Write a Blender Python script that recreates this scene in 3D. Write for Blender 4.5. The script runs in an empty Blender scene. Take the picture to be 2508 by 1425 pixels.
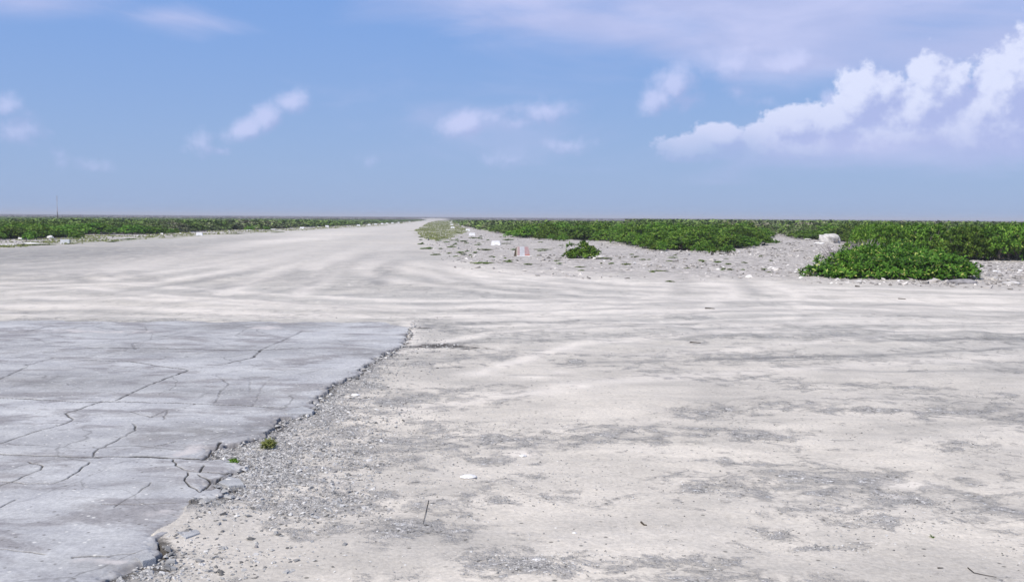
import bpy, math, random
import numpy as np
from mathutils import Matrix, Vector

# ------------------------------------------------------------------ camera
scene = bpy.context.scene
col = scene.collection
W0, H0, FPX, CAMH = 2508.0, 1425.0, 2400.0, 1.65
PITCH = math.atan((712.5 - 531.5) / FPX)
ROLL = 0.0070
fw = Vector((0, math.cos(PITCH), -math.sin(PITCH)))
u0 = Vector((0, math.sin(PITCH), math.cos(PITCH)))
r0 = Vector((1, 0, 0))
RT = r0 * math.cos(ROLL) + u0 * math.sin(ROLL)
UP = u0 * math.cos(ROLL) - r0 * math.sin(ROLL)
cd = bpy.data.cameras.new('camera')
cam = bpy.data.objects.new('camera', cd)
col.objects.link(cam)
cd.sensor_width = 36.0
cd.lens = FPX / W0 * 36.0
cd.clip_start = 0.05
cd.clip_end = 60000.0
m = Matrix.Identity(4)
for i in range(3):
    m[i][0] = RT[i]; m[i][1] = UP[i]; m[i][2] = -fw[i]
m[2][3] = CAMH
cam.matrix_world = m
scene.camera = cam

def ray(px, py):
    d = RT * ((px - W0 / 2) / FPX) + UP * ((H0 / 2 - py) / FPX) + fw
    return d.normalized()

def G(px, py, z=0.0):
    """ground point seen at a photo pixel"""
    d = ray(px, py)
    t = (z - CAMH) / d.z
    return (d.x * t, d.y * t)

# ------------------------------------------------------------------ node helpers
def N(nt, typ, **kw):
    n = nt.nodes.new(typ)
    for k, v in kw.items():
        setattr(n, k, v)
    return n

def put(nt, sock, v):
    if isinstance(v, bpy.types.NodeSocket):
        nt.links.new(v, sock)
    elif isinstance(v, (tuple, list)):
        if len(v) == 3 and len(sock.default_value) == 4:
            v = (*v, 1.0)
        sock.default_value = v
    else:
        sock.default_value = v

def MA(nt, op, a, b=None, c=None, clamp=False):
    n = N(nt, 'ShaderNodeMath', operation=op, use_clamp=clamp)
    put(nt, n.inputs[0], a)
    if b is not None: put(nt, n.inputs[1], b)
    if c is not None: put(nt, n.inputs[2], c)
    return n.outputs[0]

def SS(nt, v, a, b, lo=0.0, hi=1.0):
    n = N(nt, 'ShaderNodeMapRange', interpolation_type='SMOOTHSTEP')
    put(nt, n.inputs[0], v)
    n.inputs[1].default_value = a; n.inputs[2].default_value = b
    n.inputs[3].default_value = lo; n.inputs[4].default_value = hi
    return n.outputs[0]

def MIX(nt, f, a, b, blend='MIX'):
    n = N(nt, 'ShaderNodeMix', data_type='RGBA', blend_type=blend)
    put(nt, n.inputs[0], f); put(nt, n.inputs[6], a); put(nt, n.inputs[7], b)
    return n.outputs[2]

def NOISE(nt, vec, scale, detail=4, rough=0.55, dist=0.0):
    n = N(nt, 'ShaderNodeTexNoise')
    n.inputs['Scale'].default_value = scale; n.inputs['Detail'].default_value = detail
    n.inputs['Roughness'].default_value = rough; n.inputs['Distortion'].default_value = dist
    if vec is not None: put(nt, n.inputs['Vector'], vec)
    return n.outputs[0]

def VORO(nt, vec, scale, out='Color'):
    n = N(nt, 'ShaderNodeTexVoronoi')
    n.inputs['Scale'].default_value = scale
    put(nt, n.inputs['Vector'], vec)
    return n.outputs[out]

def SCALEV(nt, vec, s):
    n = N(nt, 'ShaderNodeMapping')
    n.inputs['Scale'].default_value = s
    put(nt, n.inputs['Vector'], vec)
    return n.outputs[0]

# ------------------------------------------------------------------ world / sky
SUN_EL, SUN_AZ = math.radians(53), math.radians(-138)     # azimuth from +Y, clockwise; sun high, to the left and a little behind
sun_dir = Vector((math.sin(SUN_AZ) * math.cos(SUN_EL), math.cos(SUN_AZ) * math.cos(SUN_EL), math.sin(SUN_EL)))
world = bpy.data.worlds.new('World')
scene.world = world
world.use_nodes = True
wt = world.node_tree
wt.nodes.clear()
K = 10.0
def azel(px, py):
    d = ray(px, py)
    return math.atan2(d.x, d.y) * K, math.asin(d.z) * K
def build_world():
    nt = wt
    sky = N(nt, 'ShaderNodeTexSky', sky_type='NISHITA', sun_disc=False)
    sky.sun_elevation = SUN_EL; sky.sun_rotation = SUN_AZ
    sky.dust_density = 0.6; sky.ozone_density = 2.0; sky.air_density = 1.0
    tc = N(nt, 'ShaderNodeTexCoord')
    sep = N(nt, 'ShaderNodeSeparateXYZ'); nt.links.new(tc.outputs['Generated'], sep.inputs[0])
    az = MA(nt, 'MULTIPLY', MA(nt, 'ARCTAN2', sep.outputs[0], sep.outputs[1]), K)
    el = MA(nt, 'MULTIPLY', MA(nt, 'ARCSINE', sep.outputs[2]), K)
    comb = N(nt, 'ShaderNodeCombineXYZ'); nt.links.new(az, comb.inputs[0]); nt.links.new(el, comb.inputs[1])
    P = comb.outputs[0]
    # clear sky: Nishita pulled towards the lavender blue of the tropical sky
    g = SS(nt, el, -0.1, 2.6)
    clear = MIX(nt, g, (3.08, 4.50, 7.48), (2.08, 3.85, 8.10))
    clear = MIX(nt, SS(nt, el, 3.5, 8.0), clear, (2.9, 3.75, 6.2))      # unseen upper sky, made paler and greyer to soften the fill light
    base = MIX(nt, 0.86, sky.outputs[0], clear)
    def blobs(vec, L):
        cur = None
        for (cx, cy, rx, ry, w, rot) in L:
            a, e = azel(cx, cy)
            mp = N(nt, 'ShaderNodeMapping', vector_type='TEXTURE')
            mp.inputs['Location'].default_value = (a, e, 0)
            mp.inputs['Rotation'].default_value = (0, 0, math.radians(rot))
            mp.inputs['Scale'].default_value = (rx / FPX * K, ry / FPX * K, 1)
            vi = vec
            if cur is not None:                       # chains the evaluation, so the shader needs little memory
                ch = N(nt, 'ShaderNodeVectorMath', operation='MULTIPLY_ADD')
                put(nt, ch.inputs[0], cur); ch.inputs[1].default_value = (1e-7, 1e-7, 0); put(nt, ch.inputs[2], vec)
                vi = ch.outputs[0]
            put(nt, mp.inputs['Vector'], vi)
            ln = N(nt, 'ShaderNodeVectorMath', operation='LENGTH'); nt.links.new(mp.outputs[0], ln.inputs[0])
            d = MA(nt, 'MULTIPLY_ADD', ln.outputs['Value'], -w, w)
            if cur is None: cur = d
            else:
                mx = N(nt, 'ShaderNodeMath', operation='SMOOTH_MAX')
                put(nt, mx.inputs[0], cur); put(nt, mx.inputs[1], d); mx.inputs[2].default_value = 0.15
                cur = mx.outputs[0]
        return cur
    bank = [(1705,362,115,42,1,0),(1765,335,84,44,1,0),(1860,345,95,42,1,0),(1950,312,84,56,1,0),(2030,305,84,60,1,0),
            (2110,240,80,80,1,0),(2165,228,64,60,1,0),(2230,278,110,95,1,0),(2272,190,48,72,1,0),
            (2310,225,74,72,1,0),(2400,280,110,85,1,0),(2470,215,92,110,1,0),(2535,180,100,125,1,0),(2200,335,250,72,1,5),
            (2420,325,190,88,1,8),(1960,362,250,44,1,3),(2640,200,150,150,1,0)]
    puff = [(1650,204,76,60,1.0,0),(1612,244,84,48,.8,35),(1680,244,66,40,.6,0),(1790,158,104,56,.75,0),(1930,156,96,52,.72,0),
            (1135,302,96,48,.95,15),(1190,290,80,34,.6,20),(1335,274,110,48,.62,0),(1270,300,100,34,.45,0),(712,250,60,40,.9,25),(655,282,80,48,.85,30),
            (596,316,78,44,.8,25),(490,352,46,42,.55,0),(540,370,50,20,.4,0),(1392,356,86,40,.55,0),(12,262,66,40,.6,20),(45,322,84,58,.6,15),
            (1240,395,110,38,.42,0),(148,400,32,46,.42,0),(225,406,70,26,.42,0),(2030,240,36,46,.55,0),(900,395,80,30,.34,0),(1800,225,50,26,.4,0),(1860,250,80,24,.36,0),(800,700,10,10,.1,0)]
    veil = [(1950,35,1000,150,1,-4),(1480,60,560,78,.9,-9),(1250,0,400,62,.8,-8),(2480,90,500,110,1,0),(40,0,230,44,.6,4),(420,45,120,22,.28,0),(2200,-250,1500,260,1,0),(2150,345,520,75,.75,4),(2450,300,300,130,.85,6),(1950,150,260,60,.6,0),(1230,310,260,70,.2,0)]
    def bank_d(vec):
        n1 = NOISE(nt, vec, 3.4, 5, 0.58, 0.15)
        n2 = NOISE(nt, vec, 11.0, 3, 0.55, 0.0)
        d = MA(nt, 'MULTIPLY_ADD', n1, 1.15, blobs(vec, bank))
        d = MA(nt, 'MULTIPLY_ADD', n2, 0.62, d)
        return MA(nt, 'SUBTRACT', d, 0.88)
    def puff_d(vec):
        n1 = NOISE(nt, vec, 4.2, 5, 0.6, 0.2)
        d = MA(nt, 'MULTIPLY_ADD', n1, 1.0, blobs(vec, puff))
        return MA(nt, 'SUBTRACT', d, 0.55)
    off = N(nt, 'ShaderNodeVectorMath', operation='ADD'); nt.links.new(P, off.inputs[0])
    off.inputs[1].default_value = (-0.11, 0.13, 0)
    P2 = off.outputs[0]
    # veil
    vn = NOISE(nt, SCALEV(nt, P, (0.55, 2.0, 1)), 1.0, 5, 0.55, 0.5)
    vd = MA(nt, 'ADD', blobs(P, veil), MA(nt, 'MULTIPLY_ADD', vn, 1.5, -0.85))
    va = SS(nt, vd, -0.30, 0.70, 0.0, 0.90)
    vcol = MIX(nt, SS(nt, NOISE(nt, SCALEV(nt, P, (0.4, 1.4, 1)), 1.6, 5, 0.55, 0.3), 0.35, 0.7), (4.7, 5.35, 8.35), (5.9, 6.3, 9.2))
    c = MIX(nt, va, base, vcol)
    # puffs
    d1, d2 = puff_d(P), puff_d(P2)
    pa = SS(nt, d1, 0.02, 0.70, 0.0, 0.76)
    lit = SS(nt, MA(nt, 'SUBTRACT', d1, d2), -0.30, 0.50)
    pc = MIX(nt, lit, (4.2, 4.9, 8.0), (6.2, 6.7, 9.7))
    c = MIX(nt, pa, c, pc)
    # bank
    d1, d2 = bank_d(P), bank_d(P2)
    ba = SS(nt, d1, 0.0, 0.30, 0.0, 0.96)
    eb0, eb1 = azel(2000, 412)[1], azel(2000, 300)[1]
    fade = SS(nt, MA(nt, 'MULTIPLY_ADD', NOISE(nt, P, 2.0, 4, .5), 0.3, MA(nt, 'SUBTRACT', el, 0.15)), eb0, eb1)
    ba = MA(nt, 'MULTIPLY', ba, MA(nt, 'MULTIPLY_ADD', fade, 0.80, 0.20))
    ba = MA(nt, 'MULTIPLY', ba, SS(nt, el, azel(2000, 440)[1], azel(2000, 385)[1]))
    lit = SS(nt, MA(nt, 'SUBTRACT', d1, d2), -0.36, 0.52)
    lit = MA(nt, 'MULTIPLY', lit, SS(nt, el, azel(2000, 400)[1], azel(2000, 215)[1], .45, 1.0))
    bc = MIX(nt, lit, (4.35, 5.05, 8.3), (7.5, 8.0, 10.2))
    c = MIX(nt, ba, c, bc)
    bg = N(nt, 'ShaderNodeBackground'); nt.links.new(c, bg.inputs['Color']); bg.inputs['Strength'].default_value = 0.1
    out = N(nt, 'ShaderNodeOutputWorld'); nt.links.new(bg.outputs[0], out.inputs['Surface'])
build_world()

ld = bpy.data.lights.new('sun', 'SUN')
ld.energy = 4.35; ld.angle = math.radians(0.6); ld.color = (1.0, 0.94, 0.85)
sun = bpy.data.objects.new('sun', ld); col.objects.link(sun)
sun.rotation_euler = sun_dir.to_track_quat('Z', 'Y').to_euler()
scene.view_settings.view_transform = 'Standard'
scene.view_settings.look = 'None'
scene.view_settings.gamma = 1.0
scene.view_settings.exposure = 0.0
scene.cycles.max_bounces = 4
scene.cycles.diffuse_bounces = 2
scene.cycles.glossy_bounces = 1
scene.cycles.transmission_bounces = 2
scene.cycles.volume_bounces = 0

# ------------------------------------------------------------------ numpy noise
rng = np.random.default_rng(7)
PERM = rng.permutation(4096).astype(np.int64)
GA = rng.uniform(0, 2 * np.pi, 4096)
GX, GY = np.cos(GA), np.sin(GA)
def perlin(x, y):
    xi = np.floor(x).astype(np.int64); yi = np.floor(y).astype(np.int64)
    xf = x - xi; yf = y - yi
    u = xf * xf * xf * (xf * (xf * 6 - 15) + 10); v = yf * yf * yf * (yf * (yf * 6 - 15) + 10)
    def g(ix, iy, dx, dy):
        h = PERM[(PERM[ix & 4095] + iy) & 4095]
        return GX[h] * dx + GY[h] * dy
    a = g(xi, yi, xf, yf); b = g(xi + 1, yi, xf - 1, yf)
    c = g(xi, yi + 1, xf, yf - 1); d = g(xi + 1, yi + 1, xf - 1, yf - 1)
    return (a + u * (b - a)) + v * ((c + u * (d - c)) - (a + u * (b - a)))
def fbm(x, y, o=4, gain=0.5):
    s = 0; a = 1.0
    for i in range(o):
        s = s + a * perlin(x * 2 ** i + 17.3 * i, y * 2 ** i - 9.1 * i); a *= gain
    return s
def sst(a, b, v):
    t = np.clip((v - a) / (b - a), 0, 1); return t * t * (3 - 2 * t)
def pip(poly, x, y):
    inside = np.zeros(x.shape, bool); n = len(poly); j = n - 1
    for i in range(n):
        xi, yi = poly[i]; xj, yj = poly[j]
        if yi != yj:
            c = ((yi > y) != (yj > y)) & (x < (xj - xi) * (y - yi) / (yj - yi) + xi)
            inside ^= c
        j = i
    return inside
def segdist(pts, x, y):
    best = np.full(x.shape, 1e9)
    for (ax, ay), (bx, by) in zip(pts[:-1], pts[1:]):
        dx, dy = bx - ax, by - ay; L = dx * dx + dy * dy + 1e-12
        t = np.clip(((x - ax) * dx + (y - ay) * dy) / L, 0, 1)
        best = np.minimum(best, (x - ax - t * dx) ** 2 + (y - ay - t * dy) ** 2)
    return np.sqrt(best)
def rough_line(pts, step, amp, rs):
    out = [pts[0]]
    for (ax, ay), (bx, by) in zip(pts[:-1], pts[1:]):
        L = math.hypot(bx - ax, by - ay); n = max(1, int(L / step))
        nx, ny = -(by - ay) / (L + 1e-9), (bx - ax) / (L + 1e-9)
        for k in range(1, n + 1):
            t = k / n; o = rs.uniform(-amp, amp) if k < n else 0
            out.append((ax + (bx - ax) * t + nx * o, ay + (by - ay) * t + ny * o))
    return out
def gpts(L): return [G(*p) for p in L]

# ------------------------------------------------------------------ object helpers
def mesh_np(name, V, F, mat=None, smooth=False):
    """V (n,3); F list of (k,m) int arrays"""
    V = np.asarray(V, np.float32)
    if not isinstance(F, list): F = [F]
    me = bpy.data.meshes.new(name)
    me.vertices.add(len(V)); me.vertices.foreach_set('co', V.ravel())
    loops = np.concatenate([f.ravel() for f in F]).astype(np.int32)
    sizes = np.concatenate([np.full(len(f), f.shape[1]) for f in F]).astype(np.int32)
    me.loops.add(len(loops)); me.loops.foreach_set('vertex_index', loops)
    st = np.concatenate([[0], np.cumsum(sizes)[:-1]]).astype(np.int32)
    me.polygons.add(len(sizes)); me.polygons.foreach_set('loop_start', st)
    me.polygons.foreach_set('use_smooth', np.full(len(sizes), bool(smooth)))
    me.update(calc_edges=True)
    if mat: me.materials.append(mat)
    return me
def link(name, me, parent=None, loc=None):
    o = bpy.data.objects.new(name, me); col.objects.link(o)
    if parent: o.parent = parent
    if loc is not None: o.location = loc
    return o
def tag(o, label=None, cat=None, group=None, kind=None):
    if label: o['label'] = label
    if cat: o['category'] = cat
    if group: o['group'] = group
    if kind: o['kind'] = kind
    return o
def attr(me, name, data):
    a = me.attributes.new(name, 'FLOAT', 'POINT'); a.data.foreach_set('value', np.asarray(data, np.float32))
def empty(name, loc, rz=0.0):
    o = bpy.data.objects.new(name, None); col.objects.link(o); o.location = loc; o.rotation_euler = (0, 0, rz)
    o.empty_display_size = 0.2
    return o

# ------------------------------------------------------------------ regions on the ground (world coordinates)
slab_edge = gpts([(1015, 786), (1000, 815), (985, 850), (935, 872), (905, 893), (870, 925), (812, 945), (775, 985), (765, 1018), (690, 1030),
                  (650, 1068), (590, 1092), (520, 1105), (500, 1132), (570, 1130), (596, 1150), (560, 1172), (520, 1188), (545, 1225), (490, 1232),
                  (480, 1260), (440, 1295), (385, 1330), (395, 1365), (330, 1395), (260, 1425), (200, 1500)])
rs = random.Random(3)
slab_edge = rough_line(slab_edge, 0.07, 0.028, rs)
yb = slab_edge[-1]
slab_far = rough_line(gpts([(1015, 786), (700, 784), (300, 780), (0, 775), (-500, 765)]), 0.4, 0.06, rs)
slab_poly = slab_edge + [(-4.0, 3.0), (-14, 3.0)] + slab_far[::-1]
slab_line = slab_edge
def slab_sd(x, y):
    d = np.minimum(segdist(slab_line, x, y), segdist(slab_far, x, y))
    return np.where(pip(slab_poly, x, y), -d, d)

left_front = gpts([(0, 587), (160, 584), (172, 574), (345, 575), (525, 565), (640, 562), (730, 557), (850, 552), (960, 545.5), (1030, 540)])
left_poly = [(-34.5, -60), (-33.5, 20)] + left_front + [(-60, 700), (-900, 2500), (-3000, 2500), (-3000, -60)]
right_front = gpts([(1113, 541), (1160, 558), (1197, 563), (1240, 571), (1283, 582), (1370, 588), (1460, 589), (1520, 592), (1562, 600), (1606, 612), (1720, 613),
                    (1855, 602), (1868, 585), (1875, 572), (1872, 563), (1925, 563), (1928, 575), (1922, 582), (2008, 588), (2062, 594), (2104, 600), (2122, 628),
                    (2240, 637), (2400, 637), (2508, 637)])
right_poly = [(-45, 700)] + right_front + [(24, 36), (40, 20), (60, -60), (3000, -60), (3000, 2500), (-100, 2500)]
bare_poly = gpts([(1018, 566), (1060, 620), (1110, 655), (1250, 672), (1420, 684), (1700, 690), (1980, 694), (2250, 702), (2508, 712), (2900, 720)]) + [(60, -40), (400, 60), (400, 700), (-60, 700)] + gpts([(1072, 541), (1050, 545)])
grass_poly = gpts([(1014, 566), (1050, 545), (1075, 540), (1108, 540), (1125, 552), (1150, 566), (1120, 580), (1080, 592), (1040, 585)])
leftverge_poly = gpts([(-300, 620), (0, 608), (160, 600), (330, 588), (480, 578), (740, 564), (900, 555), (1000, 546), (1040, 540), (1030, 538)]) + left_front[::-1] + gpts([(-300, 590)])

GRAV = [(690,1130,120,95,1.2),(620,1190,110,60,.9),(800,1010,95,50,1.1),(890,935,60,28,1.0),(960,865,40,18,.7),(800,1235,190,60,.95),(900,1095,190,70,.7),(1250,1060,260,40,.6),(430,1390,110,40,.9),
        (1000,985,150,30,.4),(1720,1005,130,22,.95),(1850,1065,180,32,.85),(2350,1090,140,32,.7),(2345,1086,36,10,1),(1300,1180,150,26,.65),(1300,1232,290,22,.8),
        (1130,1270,95,14,1),(800,1290,110,14,.6),(1270,1385,230,28,1.1),(1480,1365,150,28,.9),(1650,1352,60,22,.6),(2060,1280,200,56,.75),(1850,1305,70,32,.95),(2265,1240,140,40,1.0),
        (2010,1352,140,14,.9),(1720,1385,50,12,.8),(1760,1200,170,24,.75),(1075,848,85,11,1.1),(1090,808,70,6,.7),(1390,886,55,7,1),(1780,880,110,8,.9),(2060,872,340,5,.8),(2250,832,110,5,1),
        (2440,858,90,7,.8),(1950,945,100,14,.75),(2420,970,170,26,.55),(2240,905,60,4,.8),(2480,908,60,5,.9),(2300,1330,150,30,.4),(2440,1380,70,25,.7),(1560,1110,200,25,.45),(600,790,80,10,.5),(1310,930,110,8,.35),
        (1400,815,250,5,.4),(1720,985,40,5,.8),(1890,843,60,4,.7),(1200,860,60,6,.5),(1650,1250,130,10,.5),(2150,1010,120,12,.4)]
CLEAN = [(1450,1290,260,45,1.0),(700,1370,240,50,1.0),(1450,1120,120,22,.5),(1100,920,180,22,.6),(1500,960,300,25,.5),(2100,1390,250,20,.8),(1600,1320,150,20,.7),(560,1290,80,40,.8)]
def blob_sum(L, x, y):
    s = np.zeros(x.shape)
    x, y = x + .30 * fbm(x / .9 + 7, y / .9, 3), y + .24 * fbm(x / .9 - 31, y / .9 + 5, 3)
    for (cx, cy, rx, ry, w) in L:
        X, Y = G(cx, cy)
        wx = rx / FPX * Y; wy = max(ry * Y * Y / (FPX * CAMH), 0.04)
        q = ((x - X) / wx) ** 2 + ((y - Y) / wy) ** 2
        s = np.maximum(s, w * np.exp(-q * 0.9))
    return s

TRACK_L = [  # pale wheel tracks: photo points, half width in metres, strength
    ([(1018, 548), (900, 562), (700, 588), (560, 606), (380, 640), (200, 668)], 1.5, .8), ([(1025, 545), (930, 566), (800, 594), (650, 625), (500, 655)], 1.1, .45),
    ([(990, 566), (965, 585), (945, 602), (900, 625), (820, 660)], .75, .95), ([(1008, 566), (1012, 580), (1000, 595), (975, 610)], .6, 1.0), ([(1028, 542), (960, 560), (850, 578), (640, 610)], 1.0, .5),
    ([(960, 640), (1100, 668), (1300, 690), (1600, 705), (2000, 712)], .6, .5), ([(900, 655), (1050, 690), (1300, 712), (1700, 722), (2300, 735)], .5, .45),
    ([(0, 712), (250, 700), (500, 720), (900, 745), (1400, 742), (2508, 748)], .7, .55), ([(1280, 650), (1340, 668), (1420, 690), (1500, 720)], .4, .4),
    ([(1740, 665), (1800, 690), (1860, 720), (1840, 760)], .4, .5), ([(0, 760), (400, 765), (900, 768), (1400, 765)], .5, .45), ([(1000, 850), (1000, 790)], .15, .7),
    ([(1500, 850), (1700, 840), (2100, 800), (2508, 790)], .35, .35), ([(1200, 800), (1500, 790), (2000, 775), (2508, 770)], .5, .4)]
TRACK_L += [([(0, 735), (300, 742), (700, 760), (1000, 764), (1400, 752), (1900, 745), (2508, 742)], .9, .55), ([(1010, 556), (930, 575), (760, 615), (560, 655), (300, 690), (0, 700)], .55, .6), ([(1016, 552), (960, 572), (870, 610), (760, 660), (640, 720)], .5, .55),
    ([(700, 586), (500, 610), (250, 640), (0, 655)], .6, .5), ([(1040, 640), (1250, 676), (1500, 697), (1900, 704), (2508, 722)], .55, .6), ([(1300, 640), (1360, 665), (1480, 700)], .35, .5), ([(1690, 660), (1720, 690), (1700, 730), (1500, 770)], .4, .45),
    ([(2508, 800), (2100, 790), (1700, 800), (1300, 830), (1000, 900)], .3, .5), ([(2508, 870), (2000, 900), (1500, 930), (1000, 1000)], .2, .45), ([(1100, 790), (1500, 778), (2508, 782)], .3, .5)]
TRACK_D = [([(1000, 570), (900, 600), (760, 640), (560, 690), (380, 716)], .4, .5), ([(985, 590), (930, 625), (880, 660), (840, 700)], .6, .5), ([(0, 640), (200, 625), (450, 600), (700, 578)], 1.4, .45), ([(0, 665), (150, 676), (300, 664)], .9, .45),
    ([(470, 722), (700, 742), (1000, 756), (1300, 762)], .05, .9), ([(560, 740), (800, 752), (1020, 766)], .04, .8), ([(0, 690), (120, 668), (250, 665), (290, 690)], .8, .5), ([(130, 650), (200, 680), (290, 690)], .5, .4),
    ([(860, 650), (920, 630), (990, 615)], 1.6, .55), ([(700, 690), (850, 660), (960, 640)], 1.4, .4), ([(1300, 690), (1500, 706), (1750, 712)], .7, .4), ([(1740, 655), (1735, 690), (1760, 720)], .3, .45),
    ([(800, 716), (1100, 700), (1500, 705)], .8, .3), ([(100, 640), (300, 625), (560, 612)], .9, .35), ([(1500, 745), (1900, 738), (2300, 752)], .12, .6), ([(1600, 770), (2000, 760), (2508, 775)], .1, .5),
    ([(1900, 810), (2100, 806), (2508, 818)], .1, .5), ([(1000, 745), (1400, 735), (1700, 738)], .09, .4), ([(540, 634), (600, 636)], .12, .8), ([(1450, 800), (1800, 790), (2200, 795)], .08, .45), ([(1650, 756), (1720, 752)], .1, .4),
    ([(2508, 765), (2000, 748), (1500, 733), (1200, 708), (1080, 670), (1018, 610)], .14, .6), ([(2508, 785), (2000, 762), (1500, 745), (1180, 722), (1050, 690), (990, 620)], .14, .5), ([(0, 742), (300, 728), (600, 690), (850, 630), (1000, 560)], .25, .45),
    ([(0, 770), (350, 752), (700, 712), (900, 660), (1010, 580)], .25, .4), ([(1370, 889), (1800, 878), (2200, 868), (2508, 850)], .05, .9), ([(2120, 838), (2300, 828), (2508, 832)], .05, .9), ([(1340, 810), (1500, 800), (1800, 806)], .06, .6), ([(1050, 800), (1250, 792), (1500, 785)], .06, .6),
    ([(1000, 852), (1160, 838)], .05, 1.0), ([(2020, 905), (2280, 908), (2508, 902)], .05, .6), ([(1250, 915), (1400, 918)], .04, .5), ([(0, 700), (200, 712), (500, 724)], .12, .5), ([(1100, 770), (1600, 752), (2100, 745), (2508, 752)], .09, .5)]
def tracks(L, x, y, rs):
    s = np.zeros(x.shape)
    LL = []
    for pts, w, a in L:
        g = gpts(pts)
        if .3 <= w <= 1.1:                            # a pair of wheel ruts
            for off in (-.8, .8):
                q = []
                for i, p in enumerate(g):
                    p0, p1 = g[max(i - 1, 0)], g[min(i + 1, len(g) - 1)]
                    dx, dy = p1[0] - p0[0], p1[1] - p0[1]; n = math.hypot(dx, dy) + 1e-6
                    q.append((p[0] - dy / n * off, p[1] + dx / n * off))
                LL.append((q, w * .48, min(1, a * 1.35)))
        else: LL.append((g, w, a))
    for g, w, a in LL:
        wp = rough_line(g, 2.0, w * 0.3 + .04, rs)
        xs = [p[0] for p in wp]; ys = [p[1] for p in wp]
        mg = 4 * w + .6
        bb = (x > min(xs) - mg) & (x < max(xs) + mg) & (y > min(ys) - mg) & (y < max(ys) + mg)
        if bb.any():
            d = segdist(wp, x[bb], y[bb])
            we = np.maximum(w, y[bb] ** 2 / 1617. * .9)
            s[bb] = np.maximum(s[bb], a * np.clip(w / we * 1.8, .3, 1) * np.exp(-(d / we) ** 2))
    return s

def BW(y):
    """width of the gravel band beside the broken edge"""
    return .22 + .62 * np.exp(-((y - 7.0) / 1.5) ** 2) + .12 * sst(8, 11, y)
def relief(x, y):
    r = np.hypot(x, y)
    z = (0.020 + .016 * sst(9, 16, r)) * fbm(x / 0.9, y / 0.7, 4) + 0.030 * fbm(x / 5.0 + 3, y / 4.0, 2)
    return z * np.clip(30 / np.maximum(r, 1), 0.6, 1)
def ground_z(x, y, sd=None):
    x = np.atleast_1d(np.asarray(x, float)); y = np.atleast_1d(np.asarray(y, float))
    z = relief(x, y)
    near = (x > -15) & (x < 1) & (y < 18) & (y > 1)
    if near.any():
        xs, ys = x[near], y[near]
        s = slab_sd(xs, ys) if sd is None else sd[near]
        far = sst(13.2, 15.4, ys)                                 # blown sand reaches the slab's far edge
        buried = np.exp(-((ys - 5.25) / 0.32) ** 2) * 0.9         # and buries it near the camera
        lowered = z[near] * 0.5 + 0.004 * np.exp(-np.maximum(s, 0) / 0.45) * (1 - far) * (1 - buried) + np.maximum(0.030 * far, .038 * buried) * np.exp(-np.maximum(s, 0) / 0.8)
        tf = sst(-1.1, -.05, s + .45 * fbm(xs / .7, ys / .9, 3)) * sst(13.6, 14.6, ys)
        inside = -0.05 + (lowered + .05) * tf
        inside = np.where((buried > .3) & (s > -0.06), lowered, inside)
        z[near] = np.where(s > 0, z[near] * (1 - np.exp(-np.maximum(s, 0) / 0.5)) + lowered * np.exp(-np.maximum(s, 0) / 0.5), inside)
    return z
def gz(x, y): return float(ground_z(x, y)[0])

# ------------------------------------------------------------------ materials: setting
def new_mat(name):
    mt = bpy.data.materials.new(name); mt.use_nodes = True
    nt = mt.node_tree; nt.nodes.clear()
    out = N(nt, 'ShaderNodeOutputMaterial'); b = N(nt, 'ShaderNodeBsdfPrincipled')
    nt.links.new(b.outputs[0], out.inputs[0]); b.inputs['Roughness'].default_value = 0.9
    b.inputs['Specular IOR Level'].default_value = 0.2
    return mt, nt, b, out
def ATT(nt, name):
    n = N(nt, 'ShaderNodeAttribute'); n.attribute_name = name; return n.outputs['Fac']
def BUMP(nt, b, h, dist, strength=1.0):
    n = N(nt, 'ShaderNodeBump'); n.inputs['Distance'].default_value = dist; n.inputs['Strength'].default_value = strength
    put(nt, n.inputs['Height'], h); nt.links.new(n.outputs[0], b.inputs['Normal'])

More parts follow.
